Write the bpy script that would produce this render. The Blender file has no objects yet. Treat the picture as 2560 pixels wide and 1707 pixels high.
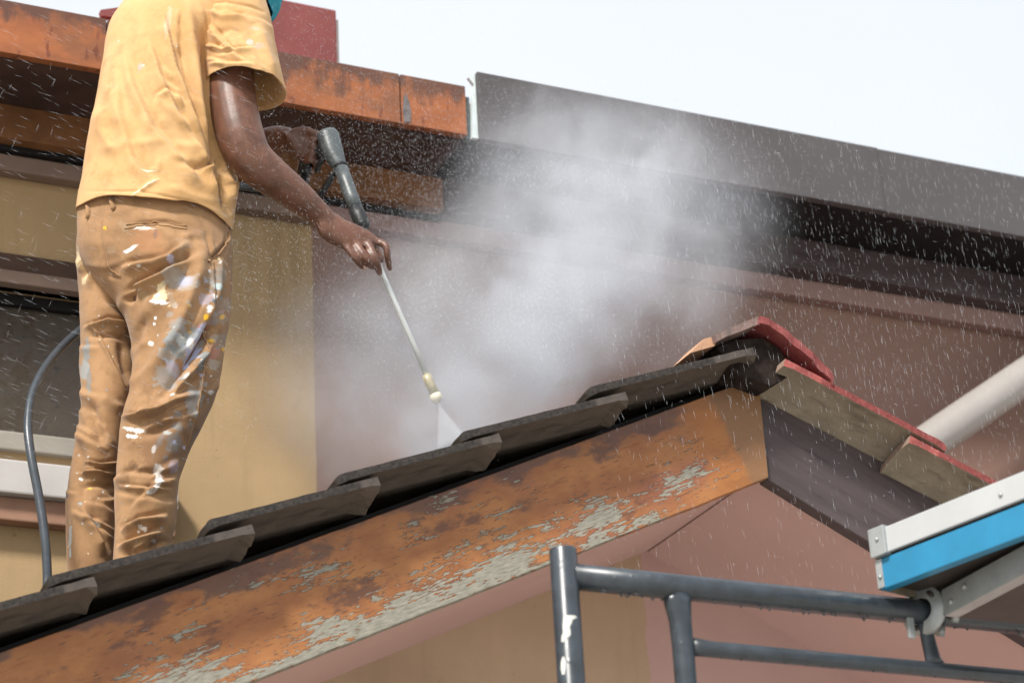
import bpy, bmesh, math, random
import numpy as np
from mathutils import Vector, Matrix, noise as mnoise

random.seed(7); np.random.seed(7)
sc = bpy.context.scene
COL = sc.collection

# ------------------------------------------------------------------ camera
CAMZ = 1.6
FPX = 5925.0
YAW, PIT, ROL = math.radians(26.02), math.radians(24.248), math.radians(-3.26)
_f = np.array([math.sin(YAW)*math.cos(PIT), math.cos(YAW)*math.cos(PIT), math.sin(PIT)])
_r = np.array([math.cos(YAW), -math.sin(YAW), 0.0]); _u = np.cross(_r, _f)
_r2 = _r*math.cos(ROL) + _u*math.sin(ROL); _u2 = np.cross(_r2, _f)
CM = np.array([_r2, _u2, _f])
cam_d = bpy.data.cameras.new('camera'); cam = bpy.data.objects.new('camera', cam_d); COL.objects.link(cam)
cam.matrix_world = Matrix(((_r2[0], _u2[0], -_f[0], 0), (_r2[1], _u2[1], -_f[1], 0), (_r2[2], _u2[2], -_f[2], CAMZ), (0, 0, 0, 1)))
cam_d.sensor_width = 36.0; cam_d.lens = FPX/2560*36; cam_d.clip_start = .05; cam_d.clip_end = 2000
cam_d.dof.use_dof = True; cam_d.dof.focus_distance = 5.05; cam_d.dof.aperture_fstop = 4.0
sc.camera = cam

# ------------------------------------------------------------------ sky, sun, exposure
SUN_EL, SUN_AZ = math.radians(46), math.radians(230)      # azimuth clockwise from +Y
w = bpy.data.worlds.new('World'); sc.world = w; w.use_nodes = True
nt = w.node_tree; nt.nodes.clear()
o_ = nt.nodes.new('ShaderNodeOutputWorld')
sky = nt.nodes.new('ShaderNodeTexSky'); sky.sky_type = 'NISHITA'; sky.sun_disc = False
sky.sun_elevation = SUN_EL; sky.sun_rotation = SUN_AZ
b1 = nt.nodes.new('ShaderNodeBackground'); b1.inputs[1].default_value = .03
nt.links.new(sky.outputs[0], b1.inputs[0])
tc = nt.nodes.new('ShaderNodeTexCoord'); nz = nt.nodes.new('ShaderNodeTexNoise'); nz.inputs['Scale'].default_value = 2.2
nz.inputs['Detail'].default_value = 4
rp = nt.nodes.new('ShaderNodeValToRGB'); rp.color_ramp.elements[0].position = .35; rp.color_ramp.elements[1].position = .65
rp.color_ramp.elements[0].color = (.575, .59, .60, 1); rp.color_ramp.elements[1].color = (.62, .628, .63, 1)
b2 = nt.nodes.new('ShaderNodeBackground'); b2.inputs[1].default_value = 1.0
nt.links.new(tc.outputs['Generated'], nz.inputs['Vector']); nt.links.new(nz.outputs[0], rp.inputs[0]); nt.links.new(rp.outputs[0], b2.inputs[0])
ad = nt.nodes.new('ShaderNodeAddShader'); nt.links.new(b1.outputs[0], ad.inputs[0]); nt.links.new(b2.outputs[0], ad.inputs[1])
nt.links.new(ad.outputs[0], o_.inputs['Surface'])
sd = bpy.data.lights.new('sun', 'SUN'); so = bpy.data.objects.new('sun', sd); COL.objects.link(so)
sd.energy = 3.9; sd.angle = math.radians(9); sd.color = (1, .96, .90)
_sdir = Vector((math.sin(SUN_AZ)*math.cos(SUN_EL), math.cos(SUN_AZ)*math.cos(SUN_EL), math.sin(SUN_EL)))
so.rotation_euler = _sdir.to_track_quat('Z', 'Y').to_euler(); so.location = (0, 0, 20)
sc.view_settings.view_transform = 'Standard'; sc.view_settings.look = 'None'
sc.view_settings.exposure = 0.55; sc.view_settings.gamma = 1.0
sc.cycles.use_denoising = True
sc.cycles.max_bounces = 8; sc.cycles.diffuse_bounces = 4; sc.cycles.volume_bounces = 3; sc.cycles.transparent_max_bounces = 16
sc.cycles.sample_clamp_indirect = 6

# ------------------------------------------------------------------ helpers
def ray(px, py):
    return CM.T @ np.array([(px-1280)/FPX, -(py-853.5)/FPX, 1.0])
def at(px, py, Y):
    "world point seen at a photo pixel, on the plane y = Y"
    r = ray(px, py); p = r*(Y/r[1]); p[2] += CAMZ
    return p
def proj(P):
    P = np.asarray(P, float).copy(); P[..., 2] -= CAMZ
    c = P @ CM.T
    return 1280 + FPX*c[..., 0]/c[..., 2], 853.5 - FPX*c[..., 1]/c[..., 2]
def lin(r, g, b):
    return tuple(((c/255)/12.92 if c/255 <= .04045 else ((c/255+.055)/1.055)**2.4) for c in (r, g, b))

def link(name, me, mat=None, parent=None, smooth=False):
    o = bpy.data.objects.new(name, me); COL.objects.link(o)
    if mat is not None and not me.materials: me.materials.append(mat)
    if smooth: me.polygons.foreach_set('use_smooth', [True]*len(me.polygons))
    if parent is not None: o.parent = parent
    return o
def mesh(name, verts, faces, mat=None, parent=None, smooth=False):
    me = bpy.data.meshes.new(name); me.from_pydata([tuple(map(float, v)) for v in verts], [], [tuple(map(int, f)) for f in faces]); me.update()
    return link(name, me, mat, parent, smooth)
def empty(name, loc=(0, 0, 0)):
    o = bpy.data.objects.new(name, None); COL.objects.link(o); o.location = loc; return o
def tag(o, label, cat=None, group=None, kind=None):
    o['label'] = label
    if cat: o['category'] = cat
    if group: o['group'] = group
    if kind: o['kind'] = kind
    return o

class MB:
    "collects shapes into one mesh"
    def __init__(s): s.v = []; s.f = []
    def add(s, vs, fs):
        k = len(s.v); s.v += [tuple(map(float, v)) for v in vs]; s.f += [tuple(int(i)+k for i in f) for f in fs]; return s
    def box(s, lo, hi):
        x0, y0, z0 = lo; x1, y1, z1 = hi
        return s.add([(x0,y0,z0),(x1,y0,z0),(x1,y1,z0),(x0,y1,z0),(x0,y0,z1),(x1,y0,z1),(x1,y1,z1),(x0,y1,z1)],
                     [(0,3,2,1),(4,5,6,7),(0,1,5,4),(1,2,6,5),(2,3,7,6),(3,0,4,7)])
    def prism(s, poly, y0, y1):
        "polygon of (x,z) counter-clockwise seen from -y, extruded along y"
        n = len(poly)
        s.add([(x, y0, z) for x, z in poly]+[(x, y1, z) for x, z in poly],
              [tuple(range(n)), tuple(range(2*n-1, n-1, -1))]+[(i, i+n, (i+1) % n+n, (i+1) % n) for i in range(n)])
        return s
    def frame(s, c, ax, ay, az, hx, hy, hz):
        "oriented box: centre, axes, half sizes"
        c, ax, ay, az = map(np.asarray, (c, ax, ay, az))
        vs = [c+sx*hx*ax+sy*hy*ay+sz*hz*az for sz in (-1, 1) for sx, sy in ((-1,-1),(1,-1),(1,1),(-1,1))]
        return s.add(vs, [(0,3,2,1),(4,5,6,7),(0,1,5,4),(1,2,6,5),(2,3,7,6),(3,0,4,7)])
    def loft(s, rings, cap=True):
        n = len(rings[0]); k = len(rings)
        vs = [p for r in rings for p in r]
        fs = [(i*n+j, i*n+(j+1) % n, (i+1)*n+(j+1) % n, (i+1)*n+j) for i in range(k-1) for j in range(n)]
        if cap: fs += [tuple(range(n-1, -1, -1)), tuple(range((k-1)*n, k*n))]
        return s.add(vs, fs)
    def tube(s, pts, rad, n=12, cap=True, flat=None):
        "tube through points; rad one value or a list; flat squashes along a second axis"
        pts = [np.asarray(p, float) for p in pts]; k = len(pts)
        rads = [rad]*k if np.isscalar(rad) else list(rad)
        rings = []; up = None
        for i in range(k):
            t = pts[min(i+1, k-1)]-pts[max(i-1, 0)]; t = t/np.linalg.norm(t)
            if up is None:
                up = np.array([0, 0, 1.]) if abs(t[2]) < .9 else np.array([0, 1., 0])
            a = np.cross(t, up); a /= np.linalg.norm(a); b = np.cross(a, t); up = b
            r = rads[i]; ra, rb = (r if hasattr(r, '__len__') else (r, r))
            rings.append([pts[i]+ra*math.cos(q)*a+rb*math.sin(q)*b for q in np.linspace(0, 2*math.pi, n, endpoint=False)])
        return s.loft(rings, cap)
    def build(s, name, mat, parent=None, smooth=False, bevel=0):
        o = mesh(name, s.v, s.f, mat, parent, smooth)
        bm = bmesh.new(); bm.from_mesh(o.data); bmesh.ops.recalc_face_normals(bm, faces=bm.faces)
        if bevel:
            bmesh.ops.bevel(bm, geom=[e for e in bm.edges if e.is_manifold and e.calc_face_angle(0) > .5], offset=bevel, segments=2, affect='EDGES', profile=.6)
        bm.to_mesh(o.data); bm.free()
        return o
def spline(pts, n):
    "Catmull-Rom through points"
    P = [np.asarray(p, float) for p in pts]; P = [2*P[0]-P[1]]+P+[2*P[-1]-P[-2]]
    out = []; m = len(P)-3
    for q in np.linspace(0, m-1e-9, n):
        i = int(q); t = q-i; a, b, c, d = P[i:i+4]
        out.append(.5*((2*b)+(c-a)*t+(2*a-5*b+4*c-d)*t*t+(3*b-a-3*c+d)*t**3))
    return out

# ---- material helper
class NM:
    def __init__(s, name, rough=.7, spec=.3):
        s.m = bpy.data.materials.new(name); s.m.use_nodes = True; s.t = s.m.node_tree; s.t.nodes.clear()
        s.out = s.n('ShaderNodeOutputMaterial'); s.b = s.n('ShaderNodeBsdfPrincipled')
        s.b.inputs['Roughness'].default_value = rough; s.b.inputs['Specular IOR Level'].default_value = spec
        s.l(s.b.outputs[0], s.out.inputs[0]); s._c = None; s._h = None
    def n(s, k, **kw):
        x = s.t.nodes.new(k)
        for a, v in kw.items(): setattr(x, a, v)
        return x
    def l(s, a, b): s.t.links.new(a, b)
    def co(s):
        if s._c is None: s._c = s.n('ShaderNodeTexCoord').outputs['Object']
        return s._c
    def mapped(s, scale=(1, 1, 1), loc=(0, 0, 0), rot=(0, 0, 0)):
        m = s.n('ShaderNodeMapping'); m.inputs['Scale'].default_value = scale; m.inputs['Location'].default_value = loc; m.inputs['Rotation'].default_value = rot
        s.l(s.co(), m.inputs[0]); return m.outputs[0]
    def noise(s, scale, detail=5, rough=.55, vec=None, dist=0):
        x = s.n('ShaderNodeTexNoise'); x.inputs['Scale'].default_value = scale; x.inputs['Detail'].default_value = detail
        x.inputs['Roughness'].default_value = rough; x.inputs['Distortion'].default_value = dist
        s.l(vec if vec is not None else s.co(), x.inputs['Vector']); return x.outputs[0]
    def voro(s, scale, vec=None, feat='F1'):
        x = s.n('ShaderNodeTexVoronoi', feature=feat); x.inputs['Scale'].default_value = scale
        s.l(vec if vec is not None else s.co(), x.inputs['Vector']); return x.outputs['Distance']
    def ramp(s, v, a, b, inv=False):
        "smooth step of v between a and b"
        x = s.n('ShaderNodeMapRange', interpolation_type='SMOOTHSTEP'); x.inputs[1].default_value = a; x.inputs[2].default_value = b
        if inv: x.inputs[3].default_value = 1; x.inputs[4].default_value = 0
        s.l(v, x.inputs[0]); return x.outputs[0]
    def math(s, op, a, b=None, c=None):
        x = s.n('ShaderNodeMath', operation=op)
        for i, v in enumerate((a, b, c)):
            if v is None: continue
            if isinstance(v, (int, float)): x.inputs[i].default_value = v
            else: s.l(v, x.inputs[i])
        return x.outputs[0]
    def xyz(s):
        x = s.n('ShaderNodeSeparateXYZ'); s.l(s.co(), x.inputs[0]); return x.outputs
    def mix(s, fac, a, b, blend='MIX'):
        x = s.n('ShaderNodeMix', data_type='RGBA', blend_type=blend)
        for k, v in ((0, fac), (6, a), (7, b)):
            if isinstance(v, (int, float)): x.inputs[k].default_value = v
            elif isinstance(v, tuple): x.inputs[k].default_value = (*v[:3], 1)
            else: s.l(v, x.inputs[k])
        return x.outputs[2]
    def color(s, c):
        if isinstance(c, tuple): s.b.inputs['Base Color'].default_value = (*c[:3], 1)
        else: s.l(c, s.b.inputs['Base Color'])
        return s
    def rough(s, v): s.l(v, s.b.inputs['Roughness']); return s
    def bump(s, h, strength=.3, dist=.01):
        x = s.n('ShaderNodeBump'); x.inputs['Strength'].default_value = strength; x.inputs['Distance'].default_value = dist
        s.l(h, x.inputs['Height'])
        if s._h is not None: s.l(s._h, x.inputs['Normal'])
        s._h = x.outputs[0]; s.l(s._h, s.b.inputs['Normal']); return s

# ------------------------------------------------------------------ materials
def m_plain(name, col, rough=.6, spec=.3, var=.25, scale=8, bump=.15, bscale=60, metal=0, bdist=.002):
    m = NM(name, rough, spec)
    n1 = m.noise(scale, 6, .6)
    dark = tuple(c*(1-var) for c in col); lite = tuple(min(1, c*(1+var)) for c in col)
    m.color(m.mix(m.ramp(n1, .25, .75), dark, lite)); m.bump(m.noise(bscale, 4), bump, bdist)
    m.b.inputs['Metallic'].default_value = metal
    return m.m

# weathered orange board; local x along the board (0 at the ridge), z across (0 at the lower edge)
def m_barge():
    m = NM('weathered_orange_paint', .55, .3)
    X, Y, Z = m.xyz()
    grain = m.noise(1, 6, .62, m.mapped((7.5, 28, 55)))
    grain2 = m.noise(1, 5, .6, m.mapped((42, 60, 210), (3, 1, 7)))
    big = m.noise(1, 3, .5, m.mapped((2.3, 5, 6), (1.7, 0, 2.2)))
    mid = m.noise(1, 5, .6, m.mapped((8, 9, 14), (5, 3, 1)))
    och = m.mix(m.ramp(mid, .3, .7), lin(138, 88, 54), lin(164, 112, 68))
    och = m.mix(m.ramp(big, .5, .75), och, lin(136, 86, 68))
    och = m.mix(m.math('MULTIPLY', m.ramp(grain, .55, .68), .45), och, lin(120, 62, 34))
    fl_ = m.noise(1, 4, .6, m.mapped((24, 40, 190), (8, 1, 2)))
    och = m.mix(m.math('MULTIPLY', m.ramp(fl_, .6, .66), .7), och, lin(86, 56, 44))
    # brown staining near the upper edge
    up = m.math('ADD', m.math('MULTIPLY', Z, 4.5), m.math('MULTIPLY', m.math('SUBTRACT', big, .5), .9))
    up = m.math('ADD', up, m.math('MULTIPLY', m.math('SUBTRACT', mid, .5), 1.1))
    up = m.math('ADD', up, m.math('MULTIPLY', m.ramp(X, -.7, -.1), .16))
    st = m.ramp(up, .86, 1.02)
    c1 = m.mix(m.math('MULTIPLY', st, .85), och, lin(92, 68, 60))
    # brown blotches
    bl = m.noise(1, 6, .65, m.mapped((7, 9, 17), (9, 2, 5)))
    c1 = m.mix(m.math('MULTIPLY', m.ramp(bl, .54, .64), .8), c1, lin(92, 64, 54))
    # old ochre end at the ridge
    end = m.ramp(m.math('ADD', X, m.math('MULTIPLY', m.math('SUBTRACT', mid, .5), .12)), -.17, -.10)
    c1 = m.mix(m.math('MULTIPLY', end, .6), c1, lin(158, 102, 52))
    end2 = m.ramp(m.math('ADD', X, m.math('MULTIPLY', m.math('SUBTRACT', mid, .5), .05)), -.06, -.035)
    c1 = m.mix(m.math('MULTIPLY', end2, .65), c1, lin(108, 88, 68))
    # flaked-off paint showing pale grey wood, thickest along the lower edge
    px = m.n('ShaderNodeFloatCurve')                      # how much is flaked, along the board
    cv = px.mapping.curves[0]
    for i, (a, b) in enumerate(((0, .15), (.12, .35), (.3, .7), (.42, 1.0), (.58, 1.0), (.7, .95), (.85, .75), (1, .65))):
        if i < 2: cv.points[i].location = (a, b)
        else: cv.points.new(a, b)
    px.mapping.update()
    t = m.math('MULTIPLY', X, -1/1.9)
    m.l(t, px.inputs['Value'])
    low = m.math('SUBTRACT', 1.0, m.math('MULTIPLY', Z, 4.0))      # 1 at the lower edge, 0 at the top
    fl = m.math('MULTIPLY', low, px.outputs[0])
    fl = m.math('ADD', m.math('MULTIPLY', fl, .42), m.math('MULTIPLY', m.math('SUBTRACT', grain, .5), 1.0))
    fl = m.math('ADD', fl, m.math('MULTIPLY', m.math('SUBTRACT', grain2, .5), .78))
    fl = m.math('ADD', fl, m.math('MULTIPLY', m.math('SUBTRACT', big, .5), 1.05))
    fl = m.math('ADD', fl, m.math('MULTIPLY', m.math('SUBTRACT', mid, .5), .5))
    flake = m.ramp(fl, .29, .33)
    rim = m.math('SUBTRACT', m.ramp(fl, .25, .29), flake)
    wood = m.mix(m.ramp(grain2, .3, .7), lin(116, 113, 102), lin(146, 142, 130))
    wood = m.mix(m.math('MULTIPLY', m.ramp(mid, .55, .75), .5), wood, lin(92, 90, 82))
    c1 = m.mix(m.math('MULTIPLY', rim, .7), c1, lin(92, 52, 34))
    m.color(m.mix(flake, c1, wood))
    m.rough(m.math('ADD', .42, m.math('MULTIPLY', flake, .35)))
    m.bump(m.math('SUBTRACT', 1.0, flake), .6, .0025); m.bump(grain, .25, .003)
    return m.m
def m_fascia():
    m = NM('rusty_orange_fascia', .55, .3)
    X, Y, Z = m.xyz()
    a = m.noise(1, 6, .65, m.mapped((5, 5, 9)))
    b = m.noise(1, 6, .65, m.mapped((17, 8, 5), (4, 2, 1)))
    c = m.noise(1, 5, .6, m.mapped((40, 20, 12), (1, 5, 3)))
    col = m.mix(m.ramp(a, .3, .7), lin(132, 78, 50), lin(160, 98, 60))
    col = m.mix(m.math('MULTIPLY', m.ramp(b, .5, .7), .6), col, lin(140, 92, 62))
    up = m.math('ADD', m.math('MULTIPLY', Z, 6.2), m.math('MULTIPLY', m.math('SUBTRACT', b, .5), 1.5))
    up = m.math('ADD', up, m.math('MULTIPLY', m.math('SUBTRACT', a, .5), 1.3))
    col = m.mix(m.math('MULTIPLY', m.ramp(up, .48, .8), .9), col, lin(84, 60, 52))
    col = m.mix(m.math('MULTIPLY', m.ramp(m.noise(1, 6, .7, m.mapped((3, 3, 7), (7, 1, 4))), .48, .62), .6), col, lin(112, 76, 56))
    col = m.mix(m.math('MULTIPLY', m.ramp(c, .58, .68), .7), col, lin(96, 46, 34))
    m.color(col); m.bump(c, .2, .003)
    return m.m
def m_tile(name, top, base, under, ends=.8):
    "roof tile: painted or sooty on top and on the edge, bare clay below"
    m = NM(name, .75, .25)
    X, Y, Z = m.xyz()
    geo = m.n('ShaderNodeNewGeometry'); tr = m.n('ShaderNodeVectorTransform', vector_type='NORMAL', convert_from='WORLD', convert_to='OBJECT')
    m.l(geo.outputs['Normal'], tr.inputs[0]); sp = m.n('ShaderNodeSeparateXYZ'); m.l(tr.outputs[0], sp.inputs[0])
    n1 = m.noise(14, 6, .6); n2 = m.noise(90, 5, .7); n3 = m.noise(1, 5, .6, m.mapped((9, 30, 20), (2, 2, 2)))
    cu = m.mix(m.ramp(n1, .3, .7), under, tuple(c*1.35 for c in under)); cu = m.mix(m.math('MULTIPLY', m.ramp(n3, .52, .7), .6), cu, tuple(c*.45 for c in under))
    ct = m.mix(m.ramp(n2, .35, .65), top, base)
    ct = m.mix(m.math('MULTIPLY', m.ramp(m.math('ABSOLUTE', X), .335, .35), m.ramp(n1, .35, .6)), ct, tuple(min(1, c*1.7) for c in base))
    dn = m.ramp(sp.outputs[2], -.25, -.05, inv=True)
    dn = m.math('MAXIMUM', dn, m.math('MULTIPLY', m.ramp(m.math('ABSOLUTE', sp.outputs[0]), .6, .8), ends))
    m.color(m.mix(dn, ct, cu)); m.bump(n2, .5, .004); m.bump(n1, .3, .006)
    return m.m
def m_wall(name, old, new, xsplit, grime=.35, wob=.02):
    "render wall, unpainted old colour left of a line, fresh coat right of it (local x)"
    m = NM(name, .85, .15)
    X, Y, Z = m.xyz()
    n1 = m.noise(1.7, 6, .6); n2 = m.noise(160, 4, .6); n3 = m.noise(22, 5, .7); n4 = m.noise(1, 4, .6, m.mapped((14, 14, 1.2)))
    o = m.mix(m.ramp(n1, .3, .75), tuple(c*.86 for c in old), tuple(min(1, c*1.1) for c in old))
    o = m.mix(m.math('MULTIPLY', m.ramp(n4, .5, .75), grime), o, tuple(c*.6 for c in old))
    o = m.mix(m.math('MULTIPLY', m.ramp(n3, .66, .72), .5), o, tuple(c*.45 for c in old))
    n = m.mix(m.ramp(n1, .3, .75), tuple(c*.93 for c in new), tuple(min(1, c*1.05) for c in new))
    s = m.math('ADD', X, m.math('MULTIPLY', m.math('SUBTRACT', m.noise(12, 4), .5), wob))
    m.color(m.mix(m.ramp(s, xsplit-.004, xsplit+.004), o, n)); m.bump(n2, .25, .003); m.bump(n3, .1, .004)
    return m.m
M = {}
M['barge'] = m_barge(); M['fascia'] = m_fascia()
def m_darkwood():
    m = NM('dark_brown_painted_wood', .5, .35)
    g = m.noise(1, 6, .65, m.mapped((5, 20, 70))); g2 = m.noise(1, 5, .6, m.mapped((2, 20, 22), (3, 1, 1)))
    c = m.mix(m.ramp(g2, .3, .7), lin(62, 53, 53), lin(80, 70, 70)); c = m.mix(m.math('MULTIPLY', m.ramp(g, .56, .66), .6), c, lin(50, 40, 40))
    m.color(c); m.bump(g, .35, .004); return m.m
M['darkwood'] = m_darkwood()
M['darkfascia'] = m_plain('dark_grey_brown_fascia_paint', lin(77, 73, 74), .5, .35, .08, 3, .08)
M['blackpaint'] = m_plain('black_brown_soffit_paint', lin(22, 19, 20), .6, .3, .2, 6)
M['brownbeam'] = m_plain('brown_aged_beam_paint', lin(112, 82, 62), .65, .3, .4, 5, .2)
M['ochrebeam'] = m_plain('ochre_aged_beam_paint', lin(118, 80, 50), .65, .3, .35, 7, .2)
M['mauve'] = m_plain('mauve_brown_soffit_paint', lin(186, 155, 149), .8, .15, .05, 2.5, .1, 120)
M['tileblack'] = m_tile('sooty_clay_tile', lin(36, 33, 32), lin(62, 56, 52), lin(76, 68, 61), .3)
M['tilered'] = m_tile('red_painted_tile', lin(112, 54, 52), lin(132, 70, 66), lin(120, 110, 96))
M['gablewall'] = m_wall('gable_render', lin(178, 154, 130), lin(186, 155, 149), 2.645, .3)
M['backwall'] = m_wall('house_render', lin(172, 146, 110), lin(136, 109, 98), 2.03, .45, .004)
M['maroon'] = m_plain('maroon_masonry_paint', lin(120, 68, 66), .7, .2, .12, 7, .2, 50)
M['white_trim'] = m_plain('white_sill_paint', lin(182, 178, 174), .6, .3, .08, 6, .1)
M['grey_frame'] = m_plain('pale_grey_window_frame', lin(148, 142, 132), .6, .3, .12, 6, .1)
M['lip'] = m_plain('beige_cornice_paint', lin(128, 108, 96), .7, .2, .15, 5, .1)
M['lip2'] = m_plain('mauve_cornice_paint', lin(142, 116, 110), .7, .2, .05, 3, .1)
M['pipe'] = m_plain('white_plastic_pipe', lin(152, 146, 141), .35, .5, .05, 4, .02)
M['steel_blue'] = None

# ------------------------------------------------------------------ ground
def m_ground():
    m = NM('pale_concrete', .9, .15)
    a = m.noise(.6, 6); b = m.noise(6, 6, .7)
    m.color(m.mix(m.ramp(a, .3, .7), m.mix(m.ramp(b, .3, .7), (.36, .34, .31), (.44, .42, .38)), (.46, .44, .40))); m.bump(b, .2, .01); return m.m
g = mesh('ground', [(-400, -400, 0), (400, -400, 0), (400, 400, 0), (-400, 400, 0)], [(0, 1, 2, 3)], m_ground())
tag(g, 'pale concrete yard in front of the house', kind='structure')

# ------------------------------------------------------------------ house
house = empty('house', (2.6, 5.4, 0))
tag(house, 'house under repainting with tiled gable, weathered orange bargeboard and dark eaves', 'house')
bpy.context.view_layer.update()
def part(o, parent=house):
    mw = o.matrix_world.copy(); o.parent = parent
    o.matrix_parent_inverse = Matrix.Translation(-Vector(house.location)) if parent is house else parent.matrix_world.inverted()
    return o
XA, ZT, ZB = 2.666, 2.1405+CAMZ, 1.8606+CAMZ       # gable apex: x, top and bottom of the bargeboards there
TAN = .46; AL = math.atan(TAN); CA, SA = math.cos(AL), math.sin(AL)
YB, YG, YW = 4.2, 4.78, 5.35                        # bargeboard front, gable wall, main wall
XL, XR = .62, 4.72                                  # gable eaves

def board(name, sgn, mat, tan, length, thick=.026, zt=ZT-.036, zb=ZB):
    "bargeboard in its own frame: x along (0 at the ridge, negative outwards), z across"
    al = math.atan(tan); h = (zt-zb)*math.cos(al)
    dx = (zt-zb)*math.sin(al)
    L = length; bm = bmesh.new(); nx = 90
    # plumb cut at the ridge: top corner leads
    cols = []
    for i in range(nx+1):
        t = i/nx; wv = .0016*mnoise.noise(Vector((t*30, sgn*3, 0)))+.0008*mnoise.noise(Vector((t*110, sgn, 4)))
        cols.append(((-L)*t, wv, wv*.6))
    lowx = 0; topx = dx
    vs = []
    for x, w0, w1 in cols:
        for y in (0, thick):
            vs.append(bm.verts.new((x+0, y, w0))); vs.append(bm.verts.new((x+topx, y, h+w1)))
    for i in range(nx):
        a = vs[i*4:i*4+4]; b = vs[i*4+4:i*4+8]
        for q in ((a[0], a[1], b[1], b[0]), (a[2], b[2], b[3], a[3]), (a[1], a[3], b[3], b[1]), (a[0], b[0], b[2], a[2])): bm.faces.new(q)
    bm.faces.new((vs[0], vs[2], vs[3], vs[1])); bm.faces.new((vs[-4], vs[-3], vs[-1], vs[-2]))
    bmesh.ops.recalc_face_normals(bm, faces=bm.faces)
    bmesh.ops.bevel(bm, geom=[e for e in bm.edges if e.calc_face_angle(0) > .6], offset=.0018, segments=1, affect='EDGES')
    me = bpy.data.meshes.new(name); bm.to_mesh(me); bm.free()
    o = link(name, me, mat)
    o.location = (XA, YB, zb)
    if sgn < 0: o.rotation_euler = (0, -al, 0)
    else: o.rotation_euler = (0, -al, 0); o.scale = (1, 1, 1)
    if sgn > 0:
        # mirrored: turn the local frame round instead of scaling negatively
        for v in me.vertices: v.co.x = -v.co.x
        me.flip_normals(); o.rotation_euler = (0, al, 0)
    return part(o)
bl = board('bargeboard', -1, M['barge'], TAN, 2.4); bl['label'] = 'weathered orange bargeboard with flaking paint and grey bare wood'
br = board('bargeboard', 1, M['darkwood'], .49, 2.4, .036); br['label'] = 'freshly painted dark brown bargeboard'
br.location.x += .004; br.location.y += .012

# gable wall, with the two halves under the soffit
zs = ZB+.022                                        # soffit apex height
def soff_z(x, y=None): return zs-(XA-x)*TAN if x < XA else zs-(x-XA)*.485
gw = MB().prism([(XL+.3, 0), (XR-.3, 0), (XR-.3, soff_z(XR-.3)+.02), (XA, zs+.02), (XL+.3, soff_z(XL+.3)+.02)], YG, YG+.12).build('gable_wall', M['gablewall'])
part(gw)
for s, nm in ((-1, 'left'), (1, 'right')):
    xe = XL if s < 0 else XR
    t = .014
    m = MB()
    y0 = YB+.042
    xi = XA-.004 if s < 0 else XA+.004
    m.add([(xi, y0, zs), (xe, y0, soff_z(xe)), (xe, YG+.02, soff_z(xe)), (xi, YG+.02, zs), (xi, y0, zs+t), (xe, y0, soff_z(xe)+t), (xe, YG+.02, soff_z(xe)+t), (xi, YG+.02, zs+t)],
          [(0,1,2,3),(4,7,6,5),(0,4,5,1),(1,5,6,2),(2,6,7,3),(3,7,4,0)])
    part(m.build('soffit_panel', M['mauve']))
for x0 in (XL+.3, XR-.42):                            # side walls of the gable bay
    part(MB().box((x0, YG+.122, 0), (x0+.12, YW-.002, soff_z(x0 if x0 < XA else x0+.12)+.02)).build('side_wall', M['gablewall']))

# gable roof deck and its tiles
deck = MB()
for s in (-1, 1):
    xe = XL-.02 if s < 0 else XR+.02
    zr = ZT-.012; ze = zr-abs(xe-XA)*TAN if s < 0 else zr-abs(xe-XA)*.485
    ys = YB+.07
    deck.add([(XA, ys, zr-.03), (xe, ys, ze-.03), (xe, YW-.004, ze-.03), (XA, YW-.004, zr-.03), (XA, ys, zr), (xe, ys, ze), (xe, YW-.004, ze), (XA, YW-.004, zr)],
             [(0,1,2,3),(4,7,6,5),(0,4,5,1),(1,5,6,2),(2,6,7,3),(3,7,4,0)])
deck = part(deck.build('gable_roof', M['blackpaint']))

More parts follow.
